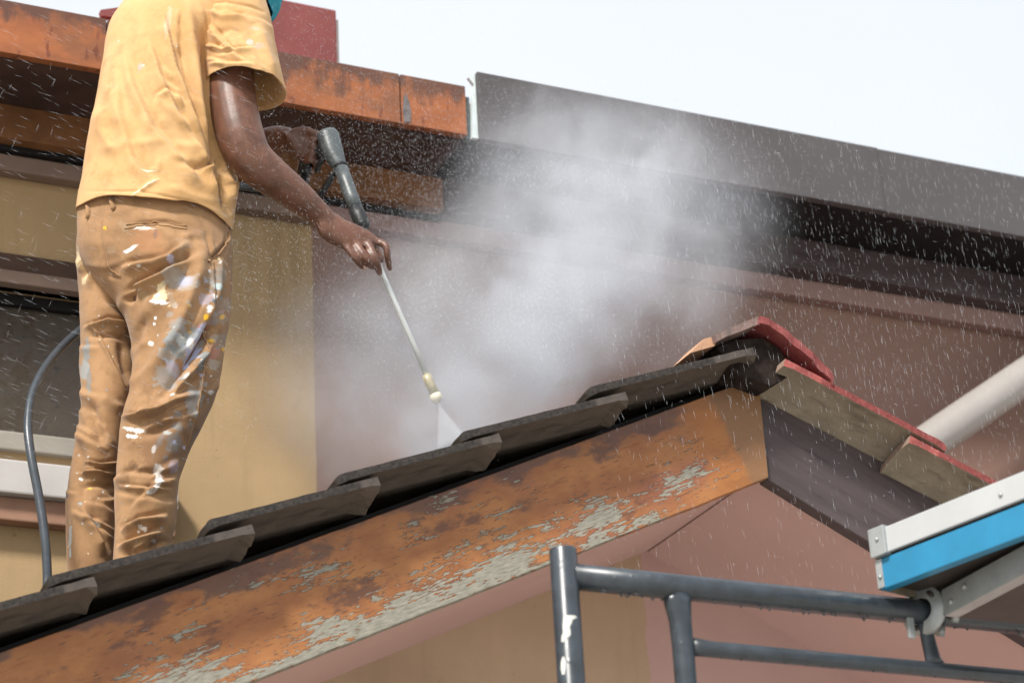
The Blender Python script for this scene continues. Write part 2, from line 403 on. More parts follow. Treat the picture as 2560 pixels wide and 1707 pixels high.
def tile_mesh(name, length, mat, seed, dip=.022):
    """one roof tile. local x up the slope (0 at the nose), y away from the verge, z out of the roof.
    the verge edge is the crest of the roll; the tile dips behind it"""
    rnd = random.Random(seed); T = .0155; Wd = .235; nx, ny = 22, 14
    xs = [0, .003, .008, .016]+list(np.linspace(.03, length, nx-4)); ysn = list(np.linspace(0, Wd, ny))
    def zc(y): return -dip*(min(y, .11)/.1)**2 + (dip*.8*(.5-.5*math.cos((y-.11)/(Wd-.11)*math.pi)) if y > .11 else 0)
    top = []; bot = []
    for x in xs:
        for y in ysn:
            j = .0015*mnoise.noise(Vector((x*40+seed, y*40, seed)))
            nose = -.009*max(0, 1-x/.016)**2
            lip = .004*max(0, (x-length+.02)/.02)
            fx = x + (.003*mnoise.noise(Vector((y*60, seed, 2))) if x in (xs[0], xs[-1]) else 0)
            fy = y + (.0025*mnoise.noise(Vector((x*50, seed, 9))) if y == 0 else 0)
            top.append((fx, fy, zc(y)+j+nose)); bot.append((fx+(.002 if x == xs[0] else 0), fy, zc(y)-T+j*.5-lip-.005*max(0, 1-x/.03)-(.009+.006*mnoise.noise(Vector((y*80, x*60, seed))) if (dip < .02 and x > length-.022 and .015 < y < .12) else 0)))
    n = len(top); vs = top+bot; fs = []
    for i in range(nx-1):
        for k in range(ny-1):
            a = i*ny+k; fs.append((a, a+1, a+ny+1, a+ny)); fs.append((n+a, n+a+ny, n+a+ny+1, n+a+1))
    for i in range(nx-1):
        a = i*ny; fs.append((a, a+ny, n+a+ny, n+a)); a += ny-1; fs.append((a, n+a, n+a+ny, a+ny))
    for k in range(ny-1):
        a = k; fs.append((a, n+a, n+a+1, a+1)); a = (nx-1)*ny+k; fs.append((a, a+1, n+a+1, n+a))
    me = bpy.data.meshes.new(name); me.from_pydata(vs, [], fs); me.update(); me.materials.append(mat)
    bm = bmesh.new(); bm.from_mesh(me); bmesh.ops.recalc_face_normals(bm, faces=bm.faces); bm.to_mesh(me); bm.free()
    return me
noses = [-2.42, -2.105, -1.789, -1.452, -1.157, -.856, -.523]
YV = 4.10
def slope_point(s, n, sgn, tan):
    a = math.atan(tan); ca, sa = math.cos(a), math.sin(a)
    return Vector((XA+sgn*-1*(s*ca-n*sa) if sgn > 0 else XA+s*ca-n*sa, 0, ZT+s*sa+n*ca))
for sgn in (-1, 1):
    tan = TAN if sgn < 0 else .47
    al = math.atan(tan)
    if sgn < 0: rows = [(a, b-a+.09 if i < 6 else .455) for i, (a, b) in enumerate(zip(noses, noses[1:]+[-.1]))]
    else: rows = [(-.463-.325*k, .44 if k == 0 else .42) for k in range(6)]
    for ir, (s0, ln) in enumerate(rows):
        meshes = [tile_mesh('roof_tile', ln, M['tileblack'] if sgn < 0 else M['tilered'], 13*ir+3*q+(50 if sgn > 0 else 0), .013 if sgn < 0 else .030) for q in range(2)]
        for c in range(5):
            me = meshes[c % 2]
            if sgn > 0:
                if c < 2:
                    for v in me.vertices: v.co.x = v.co.x
            o = bpy.data.objects.new('roof_tile', me); COL.objects.link(o)
            tilt = math.atan2(.026, .33)+random.uniform(-.006, .006)
            n0 = (.054 if sgn < 0 else .008)+random.uniform(-.002, .002)
            p = slope_point(s0, n0, sgn, tan); p.y = YV+c*.232
            ax = Vector((math.cos(al), 0, math.sin(al))) if sgn < 0 else Vector((-math.cos(al), 0, math.sin(al)))
            ay = Vector((0, 1, 0)); az = Vector((-math.sin(al), 0, math.cos(al))) if sgn < 0 else Vector((math.sin(al), 0, math.cos(al)))
            R = Matrix((ax, ay, az)).transposed()
            if sgn > 0:
                # keep the frame right-handed: local y runs away from the verge in both slopes, so mirror x inside the mesh
                R = Matrix((-ax, ay, az)).transposed()
            R = R @ Matrix.Rotation(tilt if sgn < 0 else -tilt, 3, 'Y')
            o.matrix_world = Matrix.Translation(p) @ R.to_4x4()
            part(o, deck)
        if sgn > 0:
            for me in meshes:
                for v in me.vertices: v.co.x = -v.co.x
                me.flip_normals(); me.update()

# ridge tiles
def m_ridge():
    m = NM('ridge_tile_red_and_soot', .7, .25)
    X, Y, Z = m.xyz(); a = m.noise(18, 6, .65); b = m.noise(60, 5, .65)
    red = m.mix(m.ramp(a, .3, .7), lin(112, 52, 51), lin(136, 76, 73)); red = m.mix(m.math('MULTIPLY', m.ramp(b, .62, .7), .7), red, lin(96, 40, 38))
    soot = m.mix(m.ramp(a, .35, .65), lin(104, 92, 88), lin(128, 104, 96))
    s = m.ramp(m.math('ADD', X, m.math('MULTIPLY', m.math('SUBTRACT', a, .5), .03)), -.016, -.008)
    m.color(m.mix(s, soot, red)); m.bump(b, .5, .004); return m.m
M['ridge'] = m_ridge()
def ridge_mesh(seed):
    # half-section from the left lower lip over the crown to the right lip, x across, z up
    prof = [(-.125, -.050), (-.10, -.036), (-.06, -.018), (-.02, .003), (0, .010), (.03, .002), (.08, -.028), (.13, -.068), (.165, -.10), (.172, -.118)]
    prof = [(p[0], p[2]) for p in spline([(a, 0, b) for a, b in prof], 34)]
    T = .017; L = .33; ny = 10; bm = bmesh.new(); rows = []
    for k in range(ny):
        y = L*k/(ny-1); top = []; bot = []
        for i, (x, z) in enumerate(prof):
            e = (1 if k == 0 else 0)
            j = .003*mnoise.noise(Vector((x*30, y*20, seed)))
            yj = y+e*(.008*mnoise.noise(Vector((x*45, seed, 1)))+.004*mnoise.noise(Vector((x*120, seed, 1))))
            tt = T*(1+.55*max(0, mnoise.noise(Vector((x*40, seed, 5))))*e)
            if x > .05 and e: tt += .014*abs(mnoise.noise(Vector((x*70, 3, seed))))
            top.append(bm.verts.new((x, yj, z+j))); bot.append(bm.verts.new((x*.97, yj, z-tt+j*.5)))
        rows.append((top, bot))
    n = len(prof)
    for k in range(ny-1):
        (t0, b0), (t1, b1) = rows[k], rows[k+1]
        for i in range(n-1):
            bm.faces.new((t0[i], t0[i+1], t1[i+1], t1[i])); bm.faces.new((b0[i], b1[i], b1[i+1], b0[i+1]))
        bm.faces.new((t0[0], t1[0], b1[0], b0[0])); bm.faces.new((t0[-1], b0[-1], b1[-1], t1[-1]))
    for (t, b) in (rows[0], rows[-1]):
        for i in range(n-1): bm.faces.new((t[i], b[i], b[i+1], t[i+1]))
    bmesh.ops.recalc_face_normals(bm, faces=bm.faces)
    me = bpy.data.meshes.new('ridge_tile'); bm.to_mesh(me); bm.free(); me.materials.append(M['ridge'])
    me.polygons.foreach_set('use_smooth', [False]*len(me.polygons)); return me
apex = at(1902, 791, 4.1)
for k in range(4):
    o = bpy.data.objects.new('ridge_tile', ridge_mesh(k*7+1)); COL.objects.link(o)
    o.location = (apex[0]+random.uniform(-.003, .003)*k, 4.095+.315*k, apex[2]-.012+(.0 if k == 0 else .006)); part(o, deck)
# mortar bedding under the first ridge tile, coloured near black as a shaded gap
mb = MB(); rr = random.Random(4)
bedl = [(-.10, -.075), (-.05, -.05), (.02, -.035), (.06, -.055), (.10, -.11), (.03, -.15), (-.06, -.13)]
bedl = [(a+.0, b) for a, b in bedl]
mb.prism([(apex[0]+a, apex[2]+b) for a, b in reversed(bedl)][::-1], 4.135, 4.32)
part(mb.build('mortar_bed', m_plain('dark_gap_mortar', lin(44, 37, 34), .9, .1, .5, 30, .6, 90, 0, .006), None), deck)
cl = MB().prism([(p[0], p[2]) for p in (at(1728, 880, 4.11), at(1790, 862, 4.11), at(1800, 835, 4.11), at(1762, 845, 4.11))][::1], 4.115, 4.2)
part(cl.build('mortar_fillet', m_plain('pale_clay_mortar', lin(176, 138, 112), .9, .1, .25, 30, .5, 90)), deck)

# main wall (opening for the window), eaves
WX0, WX1 = -.6, float(at(400, 900, YW)[0])
wz0, wz1 = float(at(0, 1100, YW)[2]), float(at(0, 716, YW)[2])
ZE = 3.09+CAMZ                                      # underside of the eaves
wall = MB()
wall.box((-3, YW, 0), (7, YW+.16, wz0)).box((-3, YW, wz1), (7, YW+.16, ZE+.25))
wall.box((-3, YW, wz0), (WX0, YW+.16, wz1)).box((WX1, YW, wz0), (7, YW+.16, wz1))
part(wall.build('main_wall', M['backwall']))
# eaves
YF = 5.0
XS = 2.37
for x0, x1 in ((-1.3, float(at(265, 100, YF)[0])), (float(at(265, 100, YF)[0])+.004, float(at(1000, 250, YF)[0])), (float(at(1000, 250, YF)[0])+.004, float(at(1165, 260, YF)[0]))):
    o = MB().box((0, 0, 0), (x1-x0, .024, .15)).build('fascia_board', M['fascia'], bevel=.002)
    o.location = (x0, YF, ZE+.005); o['label'] = 'rusty orange fascia board'; part(o)
sx = float(at(1000, 250, YF)[0])
part(MB().prism([(sx+.009, ZE+.008), (sx+.026, ZE+.012), (sx+.030, ZE+.04), (sx+.025, ZE+.075), (sx+.017, ZE+.098), (sx+.010, ZE+.085), (sx+.007, ZE+.045)], YF-.0025, YF+.004).build('filler_patch', m_plain('grey_filler', lin(104, 98, 98), .8, .2, .3, 40, .3)))
xr0 = float(at(1197, 260, YF-.012)[0]); xr1 = float(at(2205, 460, YF-.012)[0])
for x0, x1, dy in ((xr0, xr1, 0), (xr1+.002, 6.4, .004)):
    o = MB().box((0, 0, 0), (x1-x0, .026, .207)).build('fascia_board', M['darkfascia'], bevel=.002)
    o.location = (x0, YF-.012+dy, ZE-.006); o['label'] = 'smooth grey brown painted fascia board'; part(o)
# ragged grey flashing in the gap
fl = MB().box((xr0-.032, YF+.012, ZE), (xr0-.016, YF+.03, ZE+.13)).build('gutter_end', m_plain('grey_green_lead', lin(92, 104, 104), .6, .3, .2, 20)); part(fl)
fl = MB(); pz = [(.0, 0), (.0, .2), (-.006, .2), (-.02, .185), (-.004, .165), (-.012, .12), (-.014, .06), (-.017, 0)]
fl.prism([(xr0-.001+a, ZE+b) for a, b in reversed(pz)], YF+.0, YF+.012); part(fl.build('flashing', m_plain('pale_torn_flashing', lin(196, 206, 206), .6, .3, .1, 30)))
part(MB().box((-1.3, YF+.026, ZE+.012), (XS-.02, YW-.001, ZE+.03)).build('eave_soffit', m_plain('old_brown_soffit', lin(72, 54, 48), .7, .2, .35, 5)))
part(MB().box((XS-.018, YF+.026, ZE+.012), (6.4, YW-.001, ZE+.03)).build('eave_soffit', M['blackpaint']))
xo = float(at(1110, 460, 5.25)[0])
part(MB().box((-1.3, 5.255, ZE-.085), (xo, YW-.001, ZE+.0115)).build('wall_beam', M['ochrebeam'], bevel=.003))
part(MB().box((xo+.002, 5.25, ZE-.09), (6.4, YW-.001, ZE+.0115)).build('wall_beam', M['darkwood'], bevel=.003))
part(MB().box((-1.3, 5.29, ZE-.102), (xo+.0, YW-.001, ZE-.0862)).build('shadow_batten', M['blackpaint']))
part(MB().box((-1.3, 5.305, ZE-.150), (2.03, YW-.001, ZE-.1032)).build('cornice', M['lip'], bevel=.006))
part(MB().box((2.032, 5.305, ZE-.150), (6.4, YW-.001, ZE-.0912)).build('cornice', M['lip2'], bevel=.006))
# main roof slab above the eaves and the chimney
a0 = math.radians(18)
def roofslab(x0, x1):
    z0 = ZE+.152; L = 4.0
    return MB().add([(x0, YF+.03, z0-.05), (x1, YF+.03, z0-.05), (x1, YF+.03+L, z0-.05+L*math.tan(a0)), (x0, YF+.03+L, z0-.05+L*math.tan(a0)),
                     (x0, YF+.03, z0-.01), (x1, YF+.03, z0-.01), (x1, YF+.03+L, z0-.01+L*math.tan(a0)), (x0, YF+.03+L, z0-.01+L*math.tan(a0))],
                    [(0,3,2,1),(4,5,6,7),(0,1,5,4),(1,2,6,5),(2,3,7,6),(3,0,4,7)])
part(roofslab(-1.3, XS-.02).build('main_roof', M['tilered'])); part(roofslab(XS+.03, 6.4).build('main_roof', M['tilered']))
ct = at(690, 4, 5.22); cr = at(841, 27, 5.22)
chx0 = float(at(560, 0, 5.22)[0]); chx1 = float(cr[0]); cz = float(cr[2])+.002
ch = MB().box((chx0, 5.22, ZE+.1), (chx1, 5.5, cz)).build('chimney', M['maroon'], bevel=.006); part(ch)
part(MB().box((chx1+.001, 5.235, ZE+.1), (chx1+.012, 5.49, cz-.02)).build('chimney_render', M['white_trim'], bevel=.003), ch)
fs = [at(252, 25, 5.2), at(255, 40, 5.2), at(420, 60, 5.2), at(420, 2, 5.2)]
part(MB().prism([(p[0], p[2]) for p in fs], 5.2, 5.22).build('flashing', M['maroon']), ch)

# window
def m_pane():
    m = NM('dirty_window_glass', .12, .5)
    n = m.noise(26, 5, .7); n2 = m.noise(4, 4)
    c = m.mix(m.ramp(n, .58, .68), lin(66, 58, 50), lin(34, 30, 28)); c = m.mix(m.math('MULTIPLY', m.ramp(n2, .35, .7), .5), c, lin(84, 76, 66))
    m.color(c); m.rough(m.math('ADD', .25, m.math('MULTIPLY', m.ramp(n, .4, .7), .3))); return m.m
win = MB()
zf0, zf1 = float(at(0, 1128, YW)[2]), float(at(0, 1082, YW)[2])
zt0, zt1 = float(at(0, 716, YW)[2]), float(at(0, 684, YW)[2])
win.box((WX0, YW+.03, wz0), (WX1, YW+.08, wz0+.012)).box((WX0, YW+.03, wz1-.03), (WX1, YW+.08, wz1))
win.box((WX0, YW+.03, wz0+.012), (WX0+.04, YW+.08, wz1-.03)).box((WX1-.04, YW+.03, wz0+.012), (WX1, YW+.08, wz1-.03))
win = part(win.build('window', M['blackpaint']))
part(MB().box((WX0+.04, YW+.05, wz0+.012), (WX1-.04, YW+.056, wz1-.03)).build('pane', m_pane()), win)
part(MB().box((WX0-.03, YW-.02, zf0), (WX1+.02, YW+.029, zf1)).build('frame', M['grey_frame'], bevel=.004), win)
part(MB().box((WX0-.03, YW-.03, zt0), (WX1+.02, YW+.029, zt1)).build('lintel', M['lip'], bevel=.004), win)
zs0, zs1 = float(at(0, 1228, YW-.07)[2]), float(at(0, 1144, YW-.07)[2])
part(MB().box((WX0-.05, YW-.07, zs0), (WX1+.03, YW-.001, zs1)).build('sill', M['white_trim'], bevel=.005), win)
part(MB().box((WX0-.05, YW-.045, zs0-.06), (WX1+.03, YW-.001, zs0-.001)).build('apron', m_plain('brown_apron_paint', lin(150, 116, 96), .7, .2, .15, 8), bevel=.004), win)
part(MB().box((WX0-.03, YW-.012, zt1+.001), (WX1+.02, YW-.001, zt1+.055)).build('dark_band', m_plain('dark_band_brown', lin(82, 64, 54), .7, .2, .2, 8), bevel=.003), win)  # dark brown strip directly above the lintel

# white downpipe running up to the eaves
pp = [at(2215, 1185, 5.18), at(2345, 1090, 5.18), at(2560, 943, 5.18), at(2790, 780, 5.18)]
pp = spline(pp+[pp[-1]+np.array([.12, .02, .12]), pp[-1]+np.array([.13, .02, .32])], 40)
dp = MB().tube(pp, .055, 20).build('downpipe', M['pipe'], smooth=True)
tag(dp, 'white plastic downpipe slanting up to the dark eaves', 'downpipe')

# ------------------------------------------------------------------ scaffold
def m_tube():
    m = NM('wet_blue_grey_scaffold_paint', .28, .5)
    n = m.noise(30, 5, .6); v = m.noise(9, 5, .7); v2 = m.voro(55)
    c = m.mix(m.ramp(n, .3, .7), lin(43, 48, 53), lin(55, 62, 69))
    c = m.mix(m.ramp(v, .69, .70), c, lin(200, 200, 192)); c = m.mix(m.math('MULTIPLY', m.ramp(m.noise(14, 5, .7, m.mapped(loc=(4, 4, 4))), .72, .74), .8), c, lin(112, 84, 68))
    m.color(c); m.rough(m.math('ADD', .2, m.math('MULTIPLY', n, .25))); m.bump(m.ramp(v2, .0, .3, inv=True), .25, .002); m.bump(n, .1, .002); return m.m
M['tube'] = m_tube()
YS = 3.4
sca = empty('scaffold', (1.73, YS, 0)); tag(sca, 'dark blue grey tubular steel scaffold frame with wet rails', 'scaffold')
zt_ = 1.28+CAMZ; zl_ = 1.173+CAMZ
def p2(o, par):
    o.parent = par; o.matrix_parent_inverse = Matrix.Translation(-Vector(par.location)); return o
px0 = float(at(1412, 1450, YS)[0]); ptop = float(at(1400, 1372, YS)[2])
q = MB(); ri = .0235
q.tube([(px0, YS, 0), (px0, YS, 1.2), (px0, YS, ptop-.002), (px0, YS, ptop)], [.0235, .0235, .0235, .0225], 24)
p2(q.build('post', M['tube'], smooth=True), sca)
xe2 = 3.3
# white paint runs stuck to the post
for zc_, rows_ in ((float(at(1424, 1580, YS)[2]), ((.022, -2.15, -1.35), (.019, -2.3, -1.2), (.014, -2.35, -1.65), (.008, -2.4, -1.75), (.002, -2.42, -1.9), (-.006, -2.4, -1.85), (-.013, -2.55, -1.9), (-.019, -2.6, -2.2), (-.023, -2.55, -2.4))), (float(at(1424, 1672, YS)[2]), ((.016, -2.6, -2.45), (.008, -2.75, -2.35), (-.004, -2.8, -2.4), (-.014, -2.7, -2.5)))):
    vv = []; ff = []
    for i_, (dz_, a0_, a1_) in enumerate(rows_):
        for k_ in range(6):
            a_ = a0_+(a1_-a0_)*k_/5; r_ = .0243 if 0 < k_ < 5 else .0234
            vv.append((px0+r_*math.cos(a_), YS+r_*math.sin(a_), zc_+dz_))
    for i_ in range(len(rows_)-1):
        for k_ in range(5): ff.append((i_*6+k_, i_*6+k_+1, i_*6+k_+7, i_*6+k_+6))
    p2(MB().add(vv, ff).build('paint_run', m_plain('dried_white_paint', lin(198, 198, 192), .6, .3, .08, 30), smooth=True), sca)
p2(MB().tube([(px0+.012, YS, zt_), (2.0, YS, zt_), (xe2, YS, zt_-.004)], .0225, 24).build('top_rail', M['tube'], smooth=True), sca)
xp2 = float(at(1702, 1600, YS)[0])
p2(MB().tube([(xp2, YS, zt_-.012), (xp2-.0, YS, zt_-.03), (xp2+.002, YS, zt_-.06), (xp2+.003, YS, zl_), (xp2+.003, YS, 0)], [(.031, .018), (.025, .018), (.0205, .018), (.019, .019), (.019, .019)], 20).build('inner_post', M['tube'], smooth=True), sca)
p2(MB().tube([(xp2+.015, YS, zl_+.002), (xp2+.045, YS, zl_+.001), (xp2+.06, YS, zl_), (xe2, YS, zl_-.004)], [(.008, .017), (.010, .0155), (.0145, .0145), (.0135, .0135)], 18).build('lower_rail', M['tube'], smooth=True), sca)
xs2 = float(at(2325, 1610, YS)[0])
p2(MB().tube([(xs2-.01, YS, zt_-.01), (xs2-.005, YS, zt_-.035), (xs2+.002, YS, zl_+.02), (xs2+.005, YS, zl_+.008)], [(.016, .010), (.0135, .010), (.016, .010), (.021, .010)], 16).build('spacer', M['tube'], smooth=True), sca)
p2(MB().tube([(xe2, YS, 0), (xe2, YS, ptop)], .0235, 20).build('post', M['tube'], smooth=True), sca)
# hanging water drops under the rails
dr = MB(); rr = random.Random(11)
def drop(m, c, r):
    rings = []
    for a in np.linspace(-.9, 1, 5):
        rr_ = r*math.sqrt(max(0, 1-min(a, .98)**2)); rings.append([np.array(c)+np.array([rr_*math.cos(t), rr_*math.sin(t), r*a*1.25]) for t in np.linspace(0, 2*math.pi, 7, endpoint=False)])
    m.loft(rings)
for k in range(46):
    x = rr.uniform(px0+.03, 2.75); drop(dr, (x, YS-rr.uniform(-.004, .010), zt_-.0235-rr.uniform(0, .0015)), rr.uniform(.0018, .0036))
for k in range(22):
    x = rr.uniform(2.0, 2.75); drop(dr, (x, YS-.004, zl_-.0145), rr.uniform(.0012, .0022))
do = dr.build('water_drops', None, smooth=True)
mw = NM('water_drop', .05, .5); mw.color((.35, .38, .42)); mw.b.inputs['Transmission Weight'].default_value = .9; mw.b.inputs['IOR'].default_value = 1.33
do.data.materials.append(mw.m); p2(do, sca); do['kind'] = 'stuff'

# platform with grey rail and hook
M['alu'] = m_plain('scratched_aluminium', lin(156, 160, 160), .38, .5, .16, 14, .15, 90, .35)
M['alu_white'] = m_plain('pale_anodised_aluminium', lin(180, 182, 182), .4, .5, .06, 7, .08, 90, .15)
M['blue'] = m_plain('bright_blue_plank_paint', lin(38, 122, 160), .35, .5, .12, 9, .12, 60)
M['deckwood'] = m_plain('dark_wet_plywood', lin(52, 46, 42), .5, .4, .3, 10, .2)
plat = empty('scaffold_platform', (2.46, YS, zt_)); tag(plat, 'grey aluminium scaffold platform hooked over the top rail', 'platform')
zr0 = float(at(2334, 1547, 3.37)[2]); zr1 = float(at(2334, 1481, 3.37)[2]); xr_ = 2.462
p2(MB().box((xr_+.004, 1.5, zr0), (xr_+.034, 3.352, zr1)).build('side_rail', M['alu'], bevel=.003), plat)
p2(MB().box((xr_+.031, 1.5, zr0+.004), (xr_+.5, 3.36, zr0+.018)).build('deck', M['deckwood']), plat)
p2(MB().box((xr_+.501, 1.5, zr0), (xr_+.531, 3.375, zr1)).build('side_rail', M['alu'], bevel=.003), plat)
# hook plate: disc with slots round the top rail
hx = float(at(2312, 1518, YS-.0)[0]); 
def hook(hx):
    bm = bmesh.new(); n = 30; R = .042; r0 = .0236; T = .006
    prof = []
    vs = {}
    for i in range(n+1):
        a = math.radians(-70)+math.radians(290)*i/n
        for j, r in enumerate((r0, R)):
            for k, x in enumerate((-T, T)):
                vs[i, j, k] = bm.verts.new((hx+x, YS+r*math.cos(a), zt_+r*math.sin(a)))
    for i in range(n):
        for (j, k), (j2, k2) in (((0, 0), (1, 0)), ((1, 0), (1, 1)), ((1, 1), (0, 1)), ((0, 1), (0, 0))):
            bm.faces.new((vs[i, j, k], vs[i, j2, k2], vs[i+1, j2, k2], vs[i+1, j, k]))
    for i in (0, n): bm.faces.new((vs[i, 0, 0], vs[i, 1, 0], vs[i, 1, 1], vs[i, 0, 1]))
    bmesh.ops.recalc_face_normals(bm, faces=bm.faces); me = bpy.data.meshes.new('hook'); bm.to_mesh(me); bm.free(); return link('hook', me, M['alu'], None, True)
h1 = p2(hook(hx+.04), plat)
hp = MB().tube([(hx+.0, YS, zt_), (hx+.034, YS, zt_)], .0, 8) if False else None
# rim collar of the hook towards the viewer
def ring(name, cx, r_in, r_out, w, mat, par):
    b = MB(); n = 32; R = []
    for (r, x) in ((r_in, -w), (r_out, -w*.6), (r_out, w*.6), (r_in, w)):
        R.append([(cx+x, YS+r*math.cos(t), zt_+r*math.sin(t)) for t in np.linspace(0, 2*math.pi, n, endpoint=False)])
    R.append(R[0]); b.loft(R, cap=False); return p2(b.build(name, mat, None, True), par)
# slotted hook disc, turned a little outwards
hd = np.array([-.94, -.34, 0]); hd /= np.linalg.norm(hd); ha = np.array([hd[1], -hd[0], 0]); hc_ = np.array([hx-.008, YS-.006, zt_])
R_ = []
for (r, x) in ((.0215, -.006), (.044, -.006), (.047, -.003), (.047, .004), (.0215, .006)):
    R_.append([hc_+ha*r*math.cos(t)+np.array([0, 0, 1])*r*math.sin(t)+hd*-x for t in np.linspace(0, 2*math.pi, 36, endpoint=False)])
R_.append(R_[0]); p2(MB().loft(R_, cap=False).build('hook_disc', M['alu'], None, True), plat)
for a0_, a1_ in ((50, 75), (-20, 25), (-75, -45), (120, 150)):
    P_ = [hc_+hd*.0062+ha*.034*math.cos(math.radians(a))+np.array([0, 0, 1])*.034*math.sin(math.radians(a)) for a in np.linspace(a0_, a1_, 5)]
    p2(MB().tube(P_, [.002, .0045, .005, .0045, .002], 8).build('slot', M['deckwood'], smooth=True), plat)
p2(MB().frame((hx-.045, YS-.012, zt_-.038), (1, 0, 0), (0, 1, 0), (0, 0, 1), .007, .004, .02).build('latch', M['alu'], bevel=.003), plat)
for yy in (3.325, 3.28):
    p2(MB().tube([(xr_+.005, yy, (zr0+zr1)/2+(.008 if yy == 3.28 else -.006)), (xr_-.001, yy, (zr0+zr1)/2+(.008 if yy == 3.28 else -.006))], [.0065, .0045], 10).build('rivet', M['alu'], smooth=True), plat)

# blue plank lying on the rail
dv = np.array([.25, -1, 0.]); dv /= np.linalg.norm(dv); nv = np.array([-dv[1], dv[0], 0]); nv = nv/np.linalg.norm(nv)
if nv[0] < 0: nv = -nv
PB = at(2203, 1490, 3.375); PBz = zt_+.0235
pl = empty('work_plank', tuple(PB)); tag(pl, 'blue edged work plank with pale aluminium rail lying on the scaffold', 'plank')
E0 = np.array([PB[0], PB[1], 0]); Lp = 1.9; up = np.array([0, 0, 1.])
def bar(name, s0, s1, w0, w1, z0, z1, mat, par=pl, bevel=.002):
    c = E0+dv*(s0+s1)/2+nv*(w0+w1)/2+up*(PBz+(z0+z1)/2)
    return p2(MB().frame(c, dv, nv, up, (s1-s0)/2, (w1-w0)/2, (z1-z0)/2).build(name, mat, None, bevel=bevel), par)
bar('edge_board', 0, Lp, 0, .022, 0, .056, M['blue'])
bar('deck', .004, Lp, .023, .30, .012, .05, M['deckwood'])
bar('edge_rail', .022, Lp, -.006, .03, .061, .108, M['alu_white'])
bar('seam', .01, Lp, .002, .028, .0562, .0608, M['blackpaint'], bevel=0)
bar('corner_cap', -.004, .034, -.012, .034, .058, .112, M['alu'])
bar('end_plate', -.003, .012, -.0025, .0, .002, .055, M['alu'], bevel=.0005)
bar('end_plate', -.004, -.0005, -.001, .30, .001, .056, m_plain('worn_end_steel', lin(120, 112, 96), .5, .4, .3, 20), bevel=.0005)
for s_, z_, w_ in ((.006, .022, -.0026), (.017, .088, -.0122), (.30, .082, -.0062)):
    c = E0+dv*s_+nv*w_+up*(PBz+z_)
    p2(MB().tube([c, c-nv*.003], [.0042, .003], 10).build('screw', M['alu'], smooth=True), pl)

# ------------------------------------------------------------------ person
man = empty('person', tuple(at(290, 1430, 4.56)))
tag(man, 'person in a yellow t-shirt and paint-splashed tan trousers, standing on the roof holding a lance', 'person')
vd = np.array([1.35, 4.55, 0]); vd /= np.linalg.norm(vd); e2 = vd; e1 = np.array([vd[1], -vd[0], 0])
def pp_(o): return p2(o, man)
def smooth1(a, k):
    if k < 1: return a
    x = np.arange(-int(3*k), int(3*k)+1); g = np.exp(-(x/k)**2/2); g /= g.sum()
    return np.convolve(np.pad(a, len(x)//2, mode='edge'), g, mode='valid')
def rowsurf(rows, nv_, nu, sm=4, expo=1.0, tilt=0.0):
    """cloth sleeve through rows (photo y, left x, right x, depth y, half depth)"""
    rows = np.array(rows, float); t = np.concatenate([[0], np.cumsum(np.abs(np.diff(rows[:, 0]))+1e-6)]); t /= t[-1]
    tt = np.linspace(0, 1, nv_); R = np.stack([smooth1(np.interp(tt, t, rows[:, k]), sm) for k in range(5)], 1)
    th = np.linspace(0, 2*math.pi, nu, endpoint=False)
    G = np.zeros((nv_, nu, 3))
    for i, (py, xl, xr, yd, b) in enumerate(R):
        L_ = at(xl, py, yd); R_ = at(xr, py, yd); c = (L_+R_)/2; a = abs(np.dot(R_-L_, e1))/2
        ca = np.sign(np.cos(th))*np.abs(np.cos(th))**expo; sa = np.sign(np.sin(th))*np.abs(np.sin(th))**expo
        G[i] = c+np.outer(a*ca, e1)-np.outer(b*sa, e2)+np.outer(tilt*a*ca, [0, 0, 1])
    return G
def grid_normals(G):
    du = np.roll(G, -1, 1)-np.roll(G, 1, 1); dvv = np.gradient(G, axis=0)
    N = np.cross(du, dvv); N /= np.linalg.norm(N, axis=2, keepdims=True)+1e-9
    c = G.mean(1, keepdims=True)
    if np.mean(np.sum(N*(G-c), 2)) < 0: N = -N
    return N
def polydist(X, Y, pl_):
    best = np.full(X.shape, 1e9); tb = np.zeros(X.shape); n = len(pl_)-1
    for i in range(n):
        (x0, y0), (x1, y1) = pl_[i], pl_[i+1]; dx, dy = x1-x0, y1-y0; L2 = dx*dx+dy*dy+1e-9
        t = np.clip(((X-x0)*dx+(Y-y0)*dy)/L2, 0, 1); d = np.hypot(X-x0-t*dx, Y-y0-t*dy)
        s = np.sign((X-x0)*dy-(Y-y0)*dx)
        mk = d < np.abs(best); best = np.where(mk, d*np.where(s == 0, 1, s), best); tb = np.where(mk, (i+t)/n, tb)
    return best, tb
def fold(D, X, Y, F, pl_, A, wd, shape='ridge', ends=.25):
    d, t = polydist(X, Y, pl_)
    tp = np.clip(np.minimum(t, 1-t)/ends, 0, 1) if ends > 0 else 1
    tp = np.where(np.abs(d) > 1e8, 0, tp)
    # fade past the ends
    if shape == 'ridge': k = np.exp(-(d/wd)**2)
    elif shape == 'crease': k = -np.exp(-(d/(wd*.45))**2)+.55*np.exp(-((np.abs(d)-wd)/wd)**2)
    else: k = np.where(d < 0, np.exp(-(d/wd)**2), np.exp(-(d/(wd*.35))**2))-.4*np.exp(-((d-wd*.7)/(wd*.5))**2)   # one-sided lapping fold
    D += A*k*tp*F
def nz3(P, s, seed=0):
    sh = P.shape[:-1]; Q = (P.reshape(-1, 3)*s)+seed
    return np.array([mnoise.noise(Vector(q)) for q in Q]).reshape(sh)
